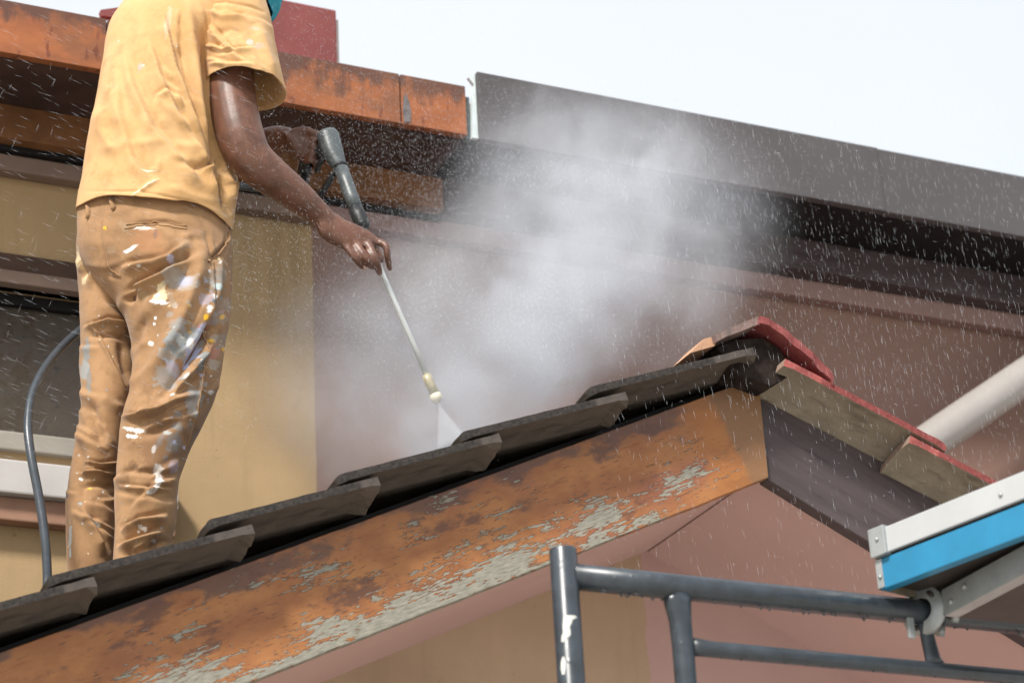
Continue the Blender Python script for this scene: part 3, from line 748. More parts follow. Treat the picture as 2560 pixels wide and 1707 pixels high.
def grid_obj(name, grids, mat, attr=None, closed_caps=()):
    V = []; Fc = []; A = []
    for gi, G in enumerate(grids):
        nv_, nu = G.shape[:2]; k = len(V); V += [tuple(p) for p in G.reshape(-1, 3)]
        i, j = np.meshgrid(np.arange(nv_-1), np.arange(nu), indexing='ij'); j2 = (j+1) % nu
        f = np.stack([i*nu+j, i*nu+j2, (i+1)*nu+j2, (i+1)*nu+j], -1).reshape(-1, 4)+k; Fc += [tuple(q) for q in f.tolist()]
    me = bpy.data.meshes.new(name); me.from_pydata(V, [], Fc); me.update()
    if attr is not None:
        at_ = me.color_attributes.new('paint', 'FLOAT_COLOR', 'POINT'); at_.data.foreach_set('color', np.concatenate([a.reshape(-1, 4) for a in attr]).astype(np.float32).ravel())
    o = link(name, me, mat, None, True)
    bm = bmesh.new(); bm.from_mesh(me); bmesh.ops.recalc_face_normals(bm, faces=bm.faces); bm.to_mesh(me); bm.free()
    return o

# ---- trousers
YR, YLg = 4.50, 4.66
Rrow = [(478, 196, 566, 4.56, .115), (520, 192, 570, 4.56, .122), (560, 190, 573, 4.56, .128), (620, 190, 577, 4.55, .13), (665, 206, 578, 4.54, .128), (710, 250, 578, 4.52, .118), (755, 292, 576, 4.51, .108), (808, 318, 572, 4.50, .10),
        (862, 328, 562, 4.50, .094), (928, 331, 552, 4.50, .088), (985, 322, 539, 4.50, .085), (1034, 305, 520, 4.50, .084), (1067, 299, 504, 4.50, .082), (1111, 295, 480, 4.50, .078), (1150, 291, 466, 4.50, .073), (1192, 289, 450, 4.50, .070), (1254, 287, 440, 4.50, .068),
        (1310, 288, 441, 4.50, .066), (1345, 286, 428, 4.50, .064), (1390, 282, 420, 4.50, .062), (1425, 281, 422, 4.50, .062)]
Lrow = [(540, 200, 440, 4.62, .10), (560, 192, 430, 4.63, .105), (620, 189, 410, 4.64, .112), (680, 190, 385, 4.65, .108), (745, 197, 350, 4.66, .098), (800, 200, 340, 4.66, .09), (844, 201, 342, 4.66, .086), (917, 197, 350, 4.66, .082), (990, 204, 345, 4.66, .08), (1063, 194, 325, 4.66, .077), (1130, 183, 312, 4.66, .073),
        (1192, 170, 302, 4.66, .07), (1247, 163, 300, 4.66, .067), (1320, 163, 296, 4.66, .064), (1408, 168, 290, 4.66, .062), (1450, 170, 290, 4.66, .062)]
rt = random.Random(3)
def cloth_random(D, X, Y, F, n, box, ang, L, A, wd, rng, shape='ridge'):
    for _ in range(n):
        x, y = rng.uniform(box[0], box[2]), rng.uniform(box[1], box[3]); a = math.radians(ang+rng.uniform(-28, 28)); l = L*rng.uniform(.6, 1.4)
        c = rng.uniform(-.25, .25)*l
        pts = [(x-math.cos(a)*l/2, y-math.sin(a)*l/2), (x-math.sin(a)*c*.5, y+math.cos(a)*c*.5), (x+math.cos(a)*l/2, y+math.sin(a)*l/2)]
        fold(D, X, Y, F, pts, A*rng.uniform(.4, 1.2), wd*rng.uniform(.7, 1.3), shape)
def wrap(G, folds, rnds, seed, nz_amp=.003, gain=1.8):
    N = grid_normals(G); X, Y = proj(G); view = G-np.array([0, 0, CAMZ]); view /= np.linalg.norm(view, axis=2, keepdims=True)
    F = np.clip(-np.sum(N*view, 2)*2.5+.4, 0, 1)
    D = nz_amp*nz3(G, 9, seed)+nz_amp*.5*nz3(G, 22, seed+5)
    for pl_, A, wd, sh in folds: fold(D, X, Y, F, pl_, A*gain, wd, sh)
    for args in rnds: cloth_random(D, X, Y, F, *args)
    D = np.clip(D, -.03, .03)
    return G+N*D[..., None], X, Y, F
GR = rowsurf(Rrow, 330, 190, 5); GL = rowsurf(Lrow, 300, 150, 5)
r1 = random.Random(21)
foldsR = [([(300, 672), (345, 660), (420, 650), (480, 600)], .010, 16, 'lap'), ([(312, 745), (350, 712), (420, 680), (500, 640)], .012, 15, 'lap'), ([(318, 760), (330, 735), (345, 715)], -.014, 10, 'ridge'),
          ([(520, 590), (490, 690), (455, 800), (400, 900), (360, 980)], .013, 20, 'ridge'), ([(556, 640), (540, 740), (500, 840), (455, 900)], .009, 18, 'lap'), ([(560, 760), (500, 860), (430, 960), (400, 990)], -.012, 16, 'ridge'),
          ([(540, 850), (480, 930), (420, 1000)], .009, 16, 'lap'), ([(500, 985), (440, 1000), (380, 1035), (320, 1050)], .009, 14, 'lap'), ([(480, 1030), (400, 1075), (330, 1090)], -.007, 12, 'ridge'),
          ([(300, 1040), (350, 1040), (400, 1020)], .007, 10, 'lap'), ([(296, 1180), (370, 1178), (440, 1190)], -.005, 8, 'ridge'), ([(295, 1215), (350, 1220), (430, 1225)], .005, 9, 'lap'), ([(300, 1330), (350, 1300), (420, 1290)], .010, 14, 'lap'),
          ([(290, 1370), (350, 1345), (410, 1325)], .010, 13, 'lap'), ([(300, 1395), (360, 1372), (425, 1350)], -.007, 9, 'ridge'), ([(533, 560), (528, 700), (520, 850), (498, 1000), (470, 1100)], .0035, 6, 'lap'),
          ([(314, 560), (420, 552), (468, 566)], -.004, 4, 'ridge'), ([(250, 510), (252, 600), (275, 690), (306, 700)], -.0025, 4, 'ridge'), ([(515, 575), (520, 620), (527, 648), (560, 612), (570, 575)], -.006, 5, 'ridge'), ([(365, 795), (345, 830), (330, 900)], -.006, 12, 'ridge')]
rndR = [(26, (300, 600, 560, 1000), -50, 90, .005, 11, r1), (9, (290, 1000, 460, 1380), -18, 110, .006, 15, r1, 'lap'), (14, (200, 520, 540, 660), 20, 90, .0035, 12, r1)]
GR, XR_, YR_, FR = wrap(GR, foldsR, rndR, 2)
foldsL = [([(205, 820), (270, 800), (330, 815)], .008, 9, 'lap'), ([(215, 840), (280, 838), (335, 845)], -.006, 7, 'ridge'), ([(235, 700), (250, 600), (262, 540)], .009, 14, 'ridge'), ([(215, 700), (235, 620), (235, 560)], -.010, 11, 'ridge'), ([(300, 560), (298, 660), (315, 760)], -.008, 10, 'ridge'),
          ([(225, 800), (270, 880), (320, 985)], .0045, 6, 'lap'), ([(215, 990), (240, 1060), (265, 1110)], -.009, 16, 'ridge'), ([(200, 1150), (250, 1160), (300, 1155)], .007, 8, 'lap'), ([(185, 1180), (240, 1178), (298, 1185)], .006, 8, 'lap'), ([(190, 1215), (250, 1210), (298, 1220)], -.005, 7, 'ridge'),
          ([(205, 1260), (240, 1330), (262, 1390)], .010, 15, 'lap'), ([(200, 1100), (198, 1170), (212, 1260)], -.006, 12, 'ridge'), ([(300, 840), (310, 900), (325, 960)], -.006, 12, 'ridge')]
rndL = [(8, (195, 700, 340, 1100), 25, 90, .006, 15, r1, 'lap'), (8, (165, 1100, 300, 1400), 15, 80, .006, 12, r1, 'lap'), (8, (195, 560, 300, 720), 70, 60, .006, 9, r1)]
GL, XL_, YL_, FL = wrap(GL, foldsL, rndL, 31)
# paint splashes on the cloth
def splats(X, Y, F, blobs, rnd_sets, seed, G):
    A = np.zeros(X.shape+(4,)); rng = random.Random(seed)
    wob = 1+.35*nz3(G, 70, seed)+.35*nz3(G, 170, seed+3)
    def put(x, y, rx, ry, c, a, op=1):
        dx, dy = X-x, Y-y; u = dx*math.cos(a)+dy*math.sin(a); v = -dx*math.sin(a)+dy*math.cos(a)
        d = np.sqrt((u/rx)**2+(v/ry)**2)*wob; k = np.clip((1.12-d)/.25, 0, 1)*op*(F > .05)
        for q in range(3): A[..., q] = A[..., q]*(1-k)+c[q]*k
        A[..., 3] = np.maximum(A[..., 3]*(1-k*0), 0); A[..., 3] = A[..., 3]+(1-A[..., 3])*k
    for b in blobs: put(*b)
    for n, bx, cols, r0, r1_ in rnd_sets:
        for _ in range(n):
            r = r0+(r1_-r0)*rng.random()**3; put(rng.uniform(bx[0], bx[2]), rng.uniform(bx[1], bx[3]), r*rng.uniform(.7, 1.6), r, rng.choice(cols), rng.uniform(.6, 1.9) if r > 5 else rng.uniform(-1, 1), rng.uniform(.25, .6) if r > 5 else rng.uniform(.5, 1))
    rgb = A[..., :3]; al = A[..., 3:]; A[..., :3] = np.where(al > 1e-4, rgb/np.maximum(al, 1e-4), 0)
    return np.clip(A, 0, 1)
Wt, Gy, BG, DK, YE, LV, CR, PK = lin(228, 226, 220), lin(150, 156, 156), lin(120, 132, 136), lin(70, 78, 86), lin(224, 172, 40), lin(172, 178, 206), lin(220, 200, 160), lin(176, 120, 116)
blobsR = [(400, 745, 20, 14, CR, .1), (402, 722, 10, 14, CR, .4), (400, 756, 26, 5, Wt, .05), (394, 738, 6, 6, Wt, 0), (534, 721, 10, 9, lin(206, 222, 220), 0), (526, 756, 6, 12, DK, .2), (527, 748, 5, 8, Wt, .3), (515, 778, 5, 9, Wt, .3), (508, 797, 5, 8, YE, .2), (558, 792, 5, 7, YE, .4), (532, 851, 8, 5, YE, 0), (553, 853, 3, 3, YE, 0), (558, 872, 4, 6, YE, 0),
          (478, 865, 30, 42, Gy, .45, .75), (484, 872, 20, 24, LV, .3), (452, 856, 10, 14, Wt, .2), (500, 830, 12, 24, LV, .4, .8), (505, 905, 10, 26, BG, .2, .8), (470, 905, 8, 14, LV, .4), (440, 880, 18, 8, BG, .3, .7), (435, 835, 8, 40, BG, .45, .6), (535, 880, 14, 22, PK, .4, .5), (530, 800, 12, 18, PK, .2, .4), (475, 862, 10, 12, Wt, .1),
          (462, 944, 4, 9, Wt, .5), (525, 980, 7, 6, Wt, 0), (430, 988, 6, 4, Wt, 0), (388, 1072, 0.1, 0.1, Wt, 0), (338, 1074, 26, 6, Wt, .15), (330, 1090, 16, 5, Wt, .1), (420, 1080, 12, 6, lin(190, 204, 204), .2), (435, 1108, 22, 24, BG, .1, .8), (400, 1100, 8, 22, BG, .4, .6), (384, 1122, 5, 10, Wt, .2), (396, 1172, 11, 14, Wt, 0), (396, 1196, 9, 20, Wt, .15), (390, 1218, 6, 14, Wt, .4), (374, 1232, 9, 5, Wt, -.3), (432, 1165, 12, 20, LV, .2, .5), (352, 1318, 7, 5, Wt, .2), (362, 1322, 6, 4, Wt, .1), (346, 1328, 3, 3, Wt, 0), (323, 1216, 3, 3, Wt, 0), (312, 1298, 2.5, 2.5, CR, 0), (385, 1352, 9, 3, Wt, .1),
          (330, 620, 16, 5, Wt, -.5, .9), (315, 628, 8, 4, Wt, -.5), (360, 572, 26, 5, Wt, .0, .8), (265, 572, 4, 5, YE, 0), (388, 585, 5, 12, DK, .2, .7), (425, 655, 10, 6, LV, .3, .7), (388, 795, 4, 5, Wt, 0), (387, 810, 4, 4, Wt, 0), (380, 860, 8, 7, Wt, .2, .7), (370, 600, 40, 30, lin(170, 116, 82), .2, .35), (410, 1110, 60, 90, lin(112, 80, 58), .2, .45), (500, 1010, 40, 90, lin(96, 70, 56), .1, .4)]
A_R = splats(XR_, YR_, FR, blobsR, [(60, (420, 640, 570, 1120), [Wt, Wt, CR, Gy, LV, BG], 1.2, 6), (24, (330, 640, 470, 1000), [Wt, CR], 1, 4), (24, (300, 1000, 450, 1380), [Wt, CR, Gy], 1, 3), (16, (460, 760, 560, 900), [YE, PK, DK], 1.5, 5), (46, (420, 680, 560, 960), [Gy, BG, LV, lin(170, 166, 156)], 6, 26), (30, (390, 930, 510, 1150), [Gy, BG, lin(104, 78, 58), lin(92, 70, 54)], 6, 26), (16, (240, 560, 480, 760), [lin(112, 82, 58), lin(150, 130, 104)], 8, 30), (14, (300, 1150, 440, 1400), [lin(98, 72, 52)], 8, 30)], 5, GR)
blobsL = [(216, 880, 8, 30, BG, .0, .8), (212, 925, 12, 24, Gy, .05, .9), (222, 950, 6, 30, BG, 0, .7), (200, 640, 8, 26, CR, .1, .7), (215, 660, 14, 20, lin(110, 92, 60), .3, .6), (212, 700, 8, 14, CR, .4, .7), (177, 1340, 4, 28, Gy, .0, .9), (178, 1380, 3, 14, Gy, 0), (195, 1194, 4, 3, Wt, 0), (222, 1218, 9, 3, YE, .1), (200, 1258, 6, 4, Gy, .2), (243, 1310, 8, 4, Wt, .5), (168, 1238, 3, 5, DK, 0), (240, 650, 30, 50, lin(150, 120, 80), .2, .3)]
A_L = splats(XL_, YL_, FL, blobsL, [(40, (195, 600, 300, 1000), [Wt, CR, Gy], 1, 3.5), (20, (165, 1100, 290, 1400), [Wt, CR], 1, 3)], 8, GL)
def m_cloth(name, ca, cb, attr=True, weave=900, nsc=7, rough=.85):
    m = NM(name, rough, .15)
    a = m.noise(nsc, 6, .6); b = m.noise(34, 5, .6)
    c = m.mix(m.ramp(a, .3, .7), ca, cb); c = m.mix(m.math('MULTIPLY', m.ramp(b, .5, .72), .35), c, tuple(x*.72 for x in ca)); c = m.mix(m.math('MULTIPLY', m.ramp(m.noise(15, 6, .7, m.mapped(loc=(3, 7, 1))), .5, .7), .4), c, tuple(x*.62 for x in ca))
    if attr:
        v = m.n('ShaderNodeVertexColor', layer_name='paint'); fac = m.math('MULTIPLY', v.outputs[1], .92); c = m.mix(fac, c, v.outputs[0])
    m.color(c); m.b.inputs['Sheen Weight'].default_value = .15
    m.bump(m.noise(weave, 2, .5), .25, .0008); m.bump(b, .15, .004); return m.m
M['trouser'] = m_cloth('tan_work_cotton', lin(136, 104, 73), lin(164, 128, 92))
tr = grid_obj('trousers', [GR, GL], M['trouser'], [A_R, A_L]); tr['label'] = 'tan work trousers splashed with white, grey and yellow paint'; pp_(tr)
# belt loops and back pocket welt
def on_cloth(G, X, Y, F, x, y):
    d = np.where(F > .3, (X-x)**2+(Y-y)**2, 1e12); k = np.unravel_index(np.argmin(d), d.shape); return G[k]
for (x, y) in ((219, 532), (281, 512)):
    P_ = [on_cloth(GR, XR_, YR_, FR, x+dx_, y+dy_)-e2*o_ for dx_, dy_, o_ in ((0, -16, .004), (0, -4, .006), (1, 8, .006), (1, 16, .002))]
    pp_(MB().tube(P_, [(.0055, .002)]*4, 8).build('belt_loop', M['trouser'], smooth=True))

def seam(pts, r, n=24):
    q = spline([(x, y, 0) for x, y in pts], n)
    P_ = [on_cloth(GR, XR_, YR_, FR, p[0], p[1])-e2*r*.6 for p in q]
    return MB().tube(P_, [(r, r*.7)]*len(P_), 6).build('seam', M['trouser'], smooth=True)
sm_ = seam([(314, 566), (390, 553), (468, 566)], .0022); sm_.name = 'pocket_welt'; pp_(sm_)
pp_(seam([(314, 574), (390, 562), (466, 574)], .0013))
sm_ = seam([(574, 575), (566, 608), (548, 634), (527, 649), (516, 660)], .0032); sm_.name = 'side_pocket'; pp_(sm_)
pp_(seam([(533, 650), (530, 720), (522, 830), (505, 940), (488, 1040), (468, 1120)], .0018, 60))
pp_(seam([(252, 545), (256, 610), (276, 670), (300, 690)], .0013))

# ---- shirt
Srow = [(-150, 470, 560, 4.56, .05), (-120, 440, 590, 4.56, .075), (-90, 400, 620, 4.56, .10), (-50, 362, 640, 4.56, .12), (-20, 342, 645, 4.56, .128), (5, 322, 642, 4.56, .132), (26, 305, 636, 4.56, .135), (73, 271, 620, 4.555, .14), (121, 261, 602, 4.55, .145), (175, 252, 585, 4.55, .147), (278, 234, 580, 4.55, .148), (358, 216, 586, 4.555, .147), (435, 203, 592, 4.56, .146), (470, 197, 590, 4.56, .147), (512, 190, 584, 4.56, .15), (545, 186, 578, 4.56, .152)]
GS = rowsurf(Srow, 330, 260, 5, 1.0)
# lower the hem towards the man's right side
Xs, Ys = proj(GS)
v_ = np.linspace(0, 1, GS.shape[0])[:, None]; lo = np.clip((v_-.80)/.20, 0, 1)
th = np.linspace(0, 2*math.pi, GS.shape[1], endpoint=False)[None]
GS[..., 2] -= lo*(.010+.022*np.cos(th)+.022*np.clip(np.sin(th), 0, 1)+.004*np.sin(3*th+1)+.005*np.sin(5*th))
r2 = random.Random(77)
foldsS = [([(512, 30), (520, 130), (522, 230), (540, 330), (562, 430), (572, 540)], -.022, 16, 'ridge'), ([(470, 0), (478, 110), (500, 250), (530, 380)], .011, 14, 'ridge'), ([(450, 40), (455, 130), (480, 240), (520, 360), (545, 450)], -.009, 10, 'ridge'), ([(410, 30), (418, 80), (440, 170), (490, 300), (535, 400)], .008, 12, 'lap'),
          ([(392, 268), (398, 240), (420, 232), (445, 248), (462, 270)], .0045, 13, 'lap'), ([(300, 100), (330, 210), (380, 320), (450, 400), (510, 470)], .008, 20, 'lap'), ([(370, 90), (400, 190), (440, 280), (500, 380)], .008, 15, 'lap'), ([(255, 260), (260, 330), (300, 420)], .004, 18, 'ridge'), ([(290, 130), (300, 280), (330, 400), (380, 470)], .006, 20, 'lap'),
          ([(480, 330), (520, 420), (548, 510)], .009, 13, 'lap'), ([(420, 400), (490, 420), (560, 400)], -.006, 10, 'ridge'), ([(500, 430), (540, 410), (560, 380)], .008, 9, 'lap'), ([(330, 492), (380, 458), (400, 448)], .003, 5, 'ridge'), ([(355, 425), (395, 425), (400, 390)], .002, 5, 'ridge'),
          ([(570, 420), (560, 480), (572, 540)], -.012, 9, 'ridge'), ([(200, 478), (340, 478), (480, 505), (566, 548)], -.0022, 3.2, 'ridge'), ([(545, 410), (585, 460), (575, 520)], .01, 10, 'ridge')]
rndS = [(24, (230, 60, 520, 460), 65, 130, .004, 15, r2), (14, (210, 300, 540, 500), 10, 110, .0028, 12, r2), (10, (400, 0, 520, 300), 75, 120, .005, 10, r2, 'lap')]
GS, XS_, YS_, FS = wrap(GS, foldsS, rndS, 50, .0025, 1.45)
blobsS = [(350, 167, 8, 10, lin(168, 164, 160), .5, .7), (520, 415, 30, 16, lin(120, 90, 60), .1, .5), (360, 470, 45, 2.2, lin(250, 236, 200), -.55, .8), (372, 428, 20, 2.5, lin(250, 240, 210), 0, .8), (420, 60, 8, 40, lin(206, 190, 170), .2, .4)]
A_S = splats(XS_, YS_, FS, blobsS, [(14, (240, 100, 520, 480), [lin(210, 200, 180), lin(200, 150, 90)], 1, 4)], 9, GS)
# inside of the hem
inner = np.stack([GS[-1]-grid_normals(GS)[-1]*.003, GS[-8]-grid_normals(GS)[-8]*.008, GS[-40]-grid_normals(GS)[-40]*.02])
GSh = np.concatenate([GS, inner]); A_Sh = np.concatenate([A_S, np.repeat(A_S[-1:]*np.array([1, 1, 1, 0]), 3, 0)])
# sleeve
Vrow = [(-75, 545, 640, 4.50, .06), (-40, 528, 652, 4.48, .075), (0, 518, 662, 4.46, .082), (40, 512, 674, 4.45, .086), (106, 510, 686, 4.44, .09), (160, 510, 698, 4.435, .092), (205, 510, 710, 4.43, .094), (226, 512, 715, 4.43, .095)]
GV = rowsurf(Vrow, 170, 170, 3); 
foldsV = [([(520, 60), (560, 110), (600, 150)], .006, 10, 'lap'), ([(515, 110), (560, 130), (640, 120)], .005, 9, 'lap'), ([(518, 20), (560, 45), (620, 40)], .005, 10, 'lap'), ([(516, 150), (570, 165), (640, 160)], .004, 10, 'lap'), ([(520, 200), (600, 196), (705, 218)], -.0022, 3, 'ridge'), ([(505, 12), (560, 4), (630, 18), (664, 34)], -.0028, 4, 'ridge'), ([(640, 60), (660, 120), (690, 200)], .006, 14, 'ridge'), ([(520, 90), (575, 75), (610, 90)], -.004, 9, 'ridge')]
GV, XV, YV_, FV = wrap(GV, foldsV, [(12, (515, 20, 660, 200), 25, 80, .0035, 9, r2, 'lap')], 60, .002)
hz = np.clip((np.linspace(0, 1, 170)[:, None]-.7)/.3, 0, 1); thv = np.linspace(0, 2*math.pi, 170, endpoint=False)[None]
GV[..., 2] -= hz*(.012*np.cos(thv))
A_V = splats(XV, YV_, FV, [(625, 105, 9, 6, lin(200, 204, 214), .2, .9), (620, 110, 18, 26, lin(186, 160, 110), .3, .45), (638, 74, 12, 5, lin(180, 170, 150), .2, .6), (645, 118, 12, 6, lin(170, 160, 150), .3, .6)], [(10, (560, 40, 680, 190), [lin(200, 200, 200)], 1, 3)], 12, GV)
innV = np.stack([GV[-1]-grid_normals(GV)[-1]*.003, GV[-8]-grid_normals(GV)[-8]*.008, GV[-70]-grid_normals(GV)[-70]*.016])
GVh = np.concatenate([GV, innV]); A_Vh = np.concatenate([A_V, np.repeat(A_V[-1:]*np.array([1, 1, 1, 0]), 3, 0)])
# far sleeve
Frow = [(-90, 380, 470, 4.66, .05), (-40, 345, 500, 4.70, .07), (40, 340, 520, 4.74, .08), (120, 350, 540, 4.76, .082), (190, 380, 560, 4.78, .082)]
GF = rowsurf(Frow, 60, 60, 2); A_F = np.zeros(GF.shape[:2]+(4,))
M['shirt'] = m_cloth('faded_yellow_cotton', lin(190, 148, 98), lin(204, 165, 117), True, 1100, 5)
sh = grid_obj('shirt', [GSh, GVh, GF], M['shirt'], [A_Sh, A_Vh, A_F]); sh['label'] = 'faded yellow cotton t-shirt'; pp_(sh)

# ---- body: one continuous skin mesh
body = MB()
def W3(x, y, d): return at(x, y, d)
def limb(pts, n=20, k=26):
    "pts: (photo x, photo y, depth, radius in photo px)"
    P = spline([np.append(W3(x, y, d), r) for x, y, d, r in pts], k)
    P = [(p[:3], p[3]/(FPX/np.dot(CM[2], p[:3]-np.array([0, 0, CAMZ])))) for p in P]
    body.tube([p for p, r in P], [r for p, r in P], n)
limb([(585, -10, 4.47, 50), (578, 100, 4.45, 57), (577, 215, 4.44, 60), (588, 290, 4.43, 61), (604, 350, 4.42, 60), (628, 398, 4.42, 56), (676, 440, 4.42, 50), (735, 484, 4.43, 42), (790, 530, 4.44, 33), (818, 557, 4.445, 30)])   # right arm
limb([(420, 10, 4.68, 50), (440, 150, 4.76, 52), (520, 330, 4.82, 50), (590, 392, 4.82, 48), (640, 375, 4.76, 46), (690, 352, 4.70, 38), (728, 350, 4.67, 30)])   # left arm
limb([(520, -40, 4.56, 62), (560, -90, 4.56, 58), (585, -130, 4.56, 54)], 20, 8)    # neck
# trunk and legs inside the clothes
trunk = rowsurf([(-95, 430, 600, 4.56, .075), (-20, 365, 620, 4.56, .105), (121, 280, 580, 4.555, .118), (300, 255, 560, 4.56, .118), (480, 225, 550, 4.56, .105), (620, 215, 550, 4.56, .108), (700, 225, 545, 4.57, .10)], 40, 32, 1)
body.loft([list(r) for r in trunk])
for rows, sh_ in ((Rrow, 16), (Lrow, 14)):
    rw = [(py, xl+sh_, xr-sh_-8, yd, b-.02) for py, xl, xr, yd, b in rows[3:]]
    body.loft([list(r) for r in rowsurf(rw, 44, 22, 1)])
# feet
def foot(cx, cy, cd):
    c = W3(cx, cy, cd); fwd = np.array([.62, .78, 0]); fwd /= np.linalg.norm(fwd)
    body.tube([c+np.array([0, 0, .05]), c+np.array([0, 0, -.03]), c+fwd*.05+np.array([0, 0, -.05]), c+fwd*.13+np.array([0, 0, -.058+.05]), c+fwd*.18+np.array([0, 0, -.03])], [.042, .044, (.040, .036), (.042, .026), (.03, .016)], 14)
    return c, fwd
footR = foot(352, 1425, 4.51); footL = foot(228, 1462, 4.67)
# hands
def finger(chain, rpx):
    P = spline([W3(x, y, d) for x, y, d in chain], 10)
    sc_ = FPX/np.dot(CM[2], P[0]-np.array([0, 0, CAMZ])); rr_ = np.linspace(1.0, .74, 10); rr_[-1] = .5
    body.tube(P, [rpx/sc_*q for q in rr_], 12)
def H(x, y): return 640+x/3.5625, 280+y/3.5625
HD = 4.442
# right palm, then pinky, ring, middle, index and thumb round the lance
def palm(secs, n=18):
    rings = []
    for (xl, yl), (xr, yr), d, b in secs:
        L_ = W3(xl, yl, d); R_ = W3(xr, yr, d); c = (L_+R_)/2; a = (R_-L_)/2; nn = e2
        rings.append([c+a*math.cos(t)-nn*b*math.sin(t) for t in np.linspace(0, 2*math.pi, n, endpoint=False)])
    body.loft(rings)
palm([(H(540, 1040), H(700, 900), HD, .024), (H(575, 1110), H(800, 970), HD, .023), (H(650, 1165), H(930, 1020), HD, .021), (H(740, 1205), H(1020, 1070), HD, .0195), (H(800, 1235), H(1110, 1140), HD+.002, .017), (H(850, 1240), H(1150, 1190), HD+.004, .011)])
finger([(*H(800, 1190), HD-.004), (*H(860, 1270), HD-.012), (*H(910, 1340), HD-.008), (*H(962, 1395), HD+.004)], 10.8)
finger([(*H(885, 1170), HD-.006), (*H(960, 1275), HD-.022), (*H(1010, 1350), HD-.018), (*H(1035, 1385), HD+.004)], 11.2)
finger([(*H(985, 1160), HD-.006), (*H(1050, 1275), HD-.024), (*H(1085, 1370), HD-.016), (*H(1105, 1452), HD+.006)], 11.6)
finger([(*H(1100, 1160), HD-.002), (*H(1160, 1200), HD-.016), (*H(1172, 1300), HD-.008), (*H(1198, 1415), HD+.012)], 11.0)
finger([(*H(900, 1050), HD+.012), (*H(1010, 1140), HD+.034), (*H(1080, 1250), HD+.045), (*H(1130, 1340), HD+.045)], 13)
# left hand on the grip
LD = 4.655
palm([((706, 334), (716, 372), LD+.006, .026), ((735, 332), (730, 392), LD, .026), ((765, 338), (748, 402), LD-.004, .024), ((784, 350), (764, 404), LD-.006, .016)])
for k, (y0, y1) in enumerate(((346, 352), (364, 372), (381, 391), (396, 408))):
    finger([(768-3*k, y0+8, LD-.012), (790-3*k, y0+6, LD-.028), (802-4*k, y1+6, LD-.004), (786-4*k, y1+10, LD+.024)], 10.2-.5*k)
finger([(730, 334, LD-.01), (760, 326, LD-.022), (790, 336, LD-.03), (806, 344, LD-.026)], 12)
# head
hc = np.array(W3(628, -112, 4.56)); fw = np.array([.72, .62, -.30]); fw /= np.linalg.norm(fw)
rt_ = np.cross(fw, [0, 0, 1]); rt_ /= np.linalg.norm(rt_); upv = np.cross(rt_, fw)
rings = []
for t in np.linspace(-.99, .99, 22):
    r = math.sqrt(1-t*t); zz = t*.118
    wid = .076*r*(1 if t > -.2 else 1-.22*((-t-.2)/.8)); dep = .098*r; off = (.012 if t < -.2 else 0)*1.0-.0
    rings.append([hc+upv*zz+rt_*wid*math.cos(a)+fw*(dep*math.sin(a)+off) for a in np.linspace(0, 2*math.pi, 28, endpoint=False)])
body.loft(rings)
body.tube([hc+fw*.088+upv*.02, hc+fw*.103+upv*-.005, hc+fw*.112+upv*-.026, hc+fw*.098+upv*-.034], [.008, .010, .0135, .009], 10)   # nose
body.tube([hc+fw*.09+upv*-.058-rt_*.024, hc+fw*.099+upv*-.056, hc+fw*.09+upv*-.058+rt_*.024], [.004, .0075, .004], 8)              # mouth
for s in (-1, 1):
    body.tube([hc+rt_*s*.074+fw*-.005+upv*-.03, hc+rt_*s*.082+fw*-.014+upv*0, hc+rt_*s*.078+fw*-.012+upv*.026], [(.006, .010), (.006, .017), (.005, .012)], 10)
    body.tube([hc+rt_*s*.031+fw*.083+upv*.012, hc+rt_*s*.031+fw*.089+upv*.012], [.013, .009], 10)
bo = body.build('body', None, None, True)
rm = bo.modifiers.new('remesh', 'REMESH'); rm.mode = 'VOXEL'; rm.voxel_size = .0042; rm.use_smooth_shade = True
smm = bo.modifiers.new('smooth', 'SMOOTH'); smm.factor = .5; smm.iterations = 4
dg = bpy.context.evaluated_depsgraph_get(); me2 = bpy.data.meshes.new_from_object(bo.evaluated_get(dg)); bo.modifiers.clear(); bo.data = me2; me2.name = 'body'
me2.polygons.foreach_set('use_smooth', [True]*len(me2.polygons))
def m_skin():
    m = NM('wet_brown_skin', .42, .45)
    a = m.noise(28, 5, .6); b = m.noise(240, 4, .6); c_ = m.noise(9, 4)
    c = m.mix(m.ramp(a, .3, .7), lin(84, 55, 42), lin(108, 73, 57)); c = m.mix(m.math('MULTIPLY', m.ramp(c_, .45, .7), .4), c, lin(122, 82, 66))
    m.color(c); m.b.inputs['Subsurface Weight'].default_value = .08; m.b.inputs['Subsurface Radius'].default_value = (.01, .004, .002)
    m.bump(b, .25, .001); m.bump(a, .12, .003); return m.m
bo.data.materials.clear(); bo.data.materials.append(m_skin()); pp_(bo)
# nails
for (tip, d_) in ((H(968, 1390), HD-.006),):
    c = W3(*tip, d_); pp_(MB().tube([c-np.array([.004, 0, -.006]), c+np.array([.003, 0, -.004])], [(.0045, .002), (.004, .002)], 8).build('nail', m_plain('nail', lin(196, 160, 146), .3, .5, .05), smooth=True))
# hair
hr = []
for t in np.linspace(-.35, .995, 16):
    r = math.sqrt(1-t*t); hr.append([hc+upv*(t*.126)+rt_*.083*r*math.cos(a)+fw*((.104 if math.sin(a) < 0 else (.104 if t > .45 else .03+.07*max(0, (t+.1)/.55)))*r*math.sin(a)-.004) for a in np.linspace(0, 2*math.pi, 28, endpoint=False)])
pp_(MB().loft(hr).build('hair', m_plain('short_dark_hair', lin(30, 26, 24), .8, .3, .3, 60, .8, 200), smooth=True))
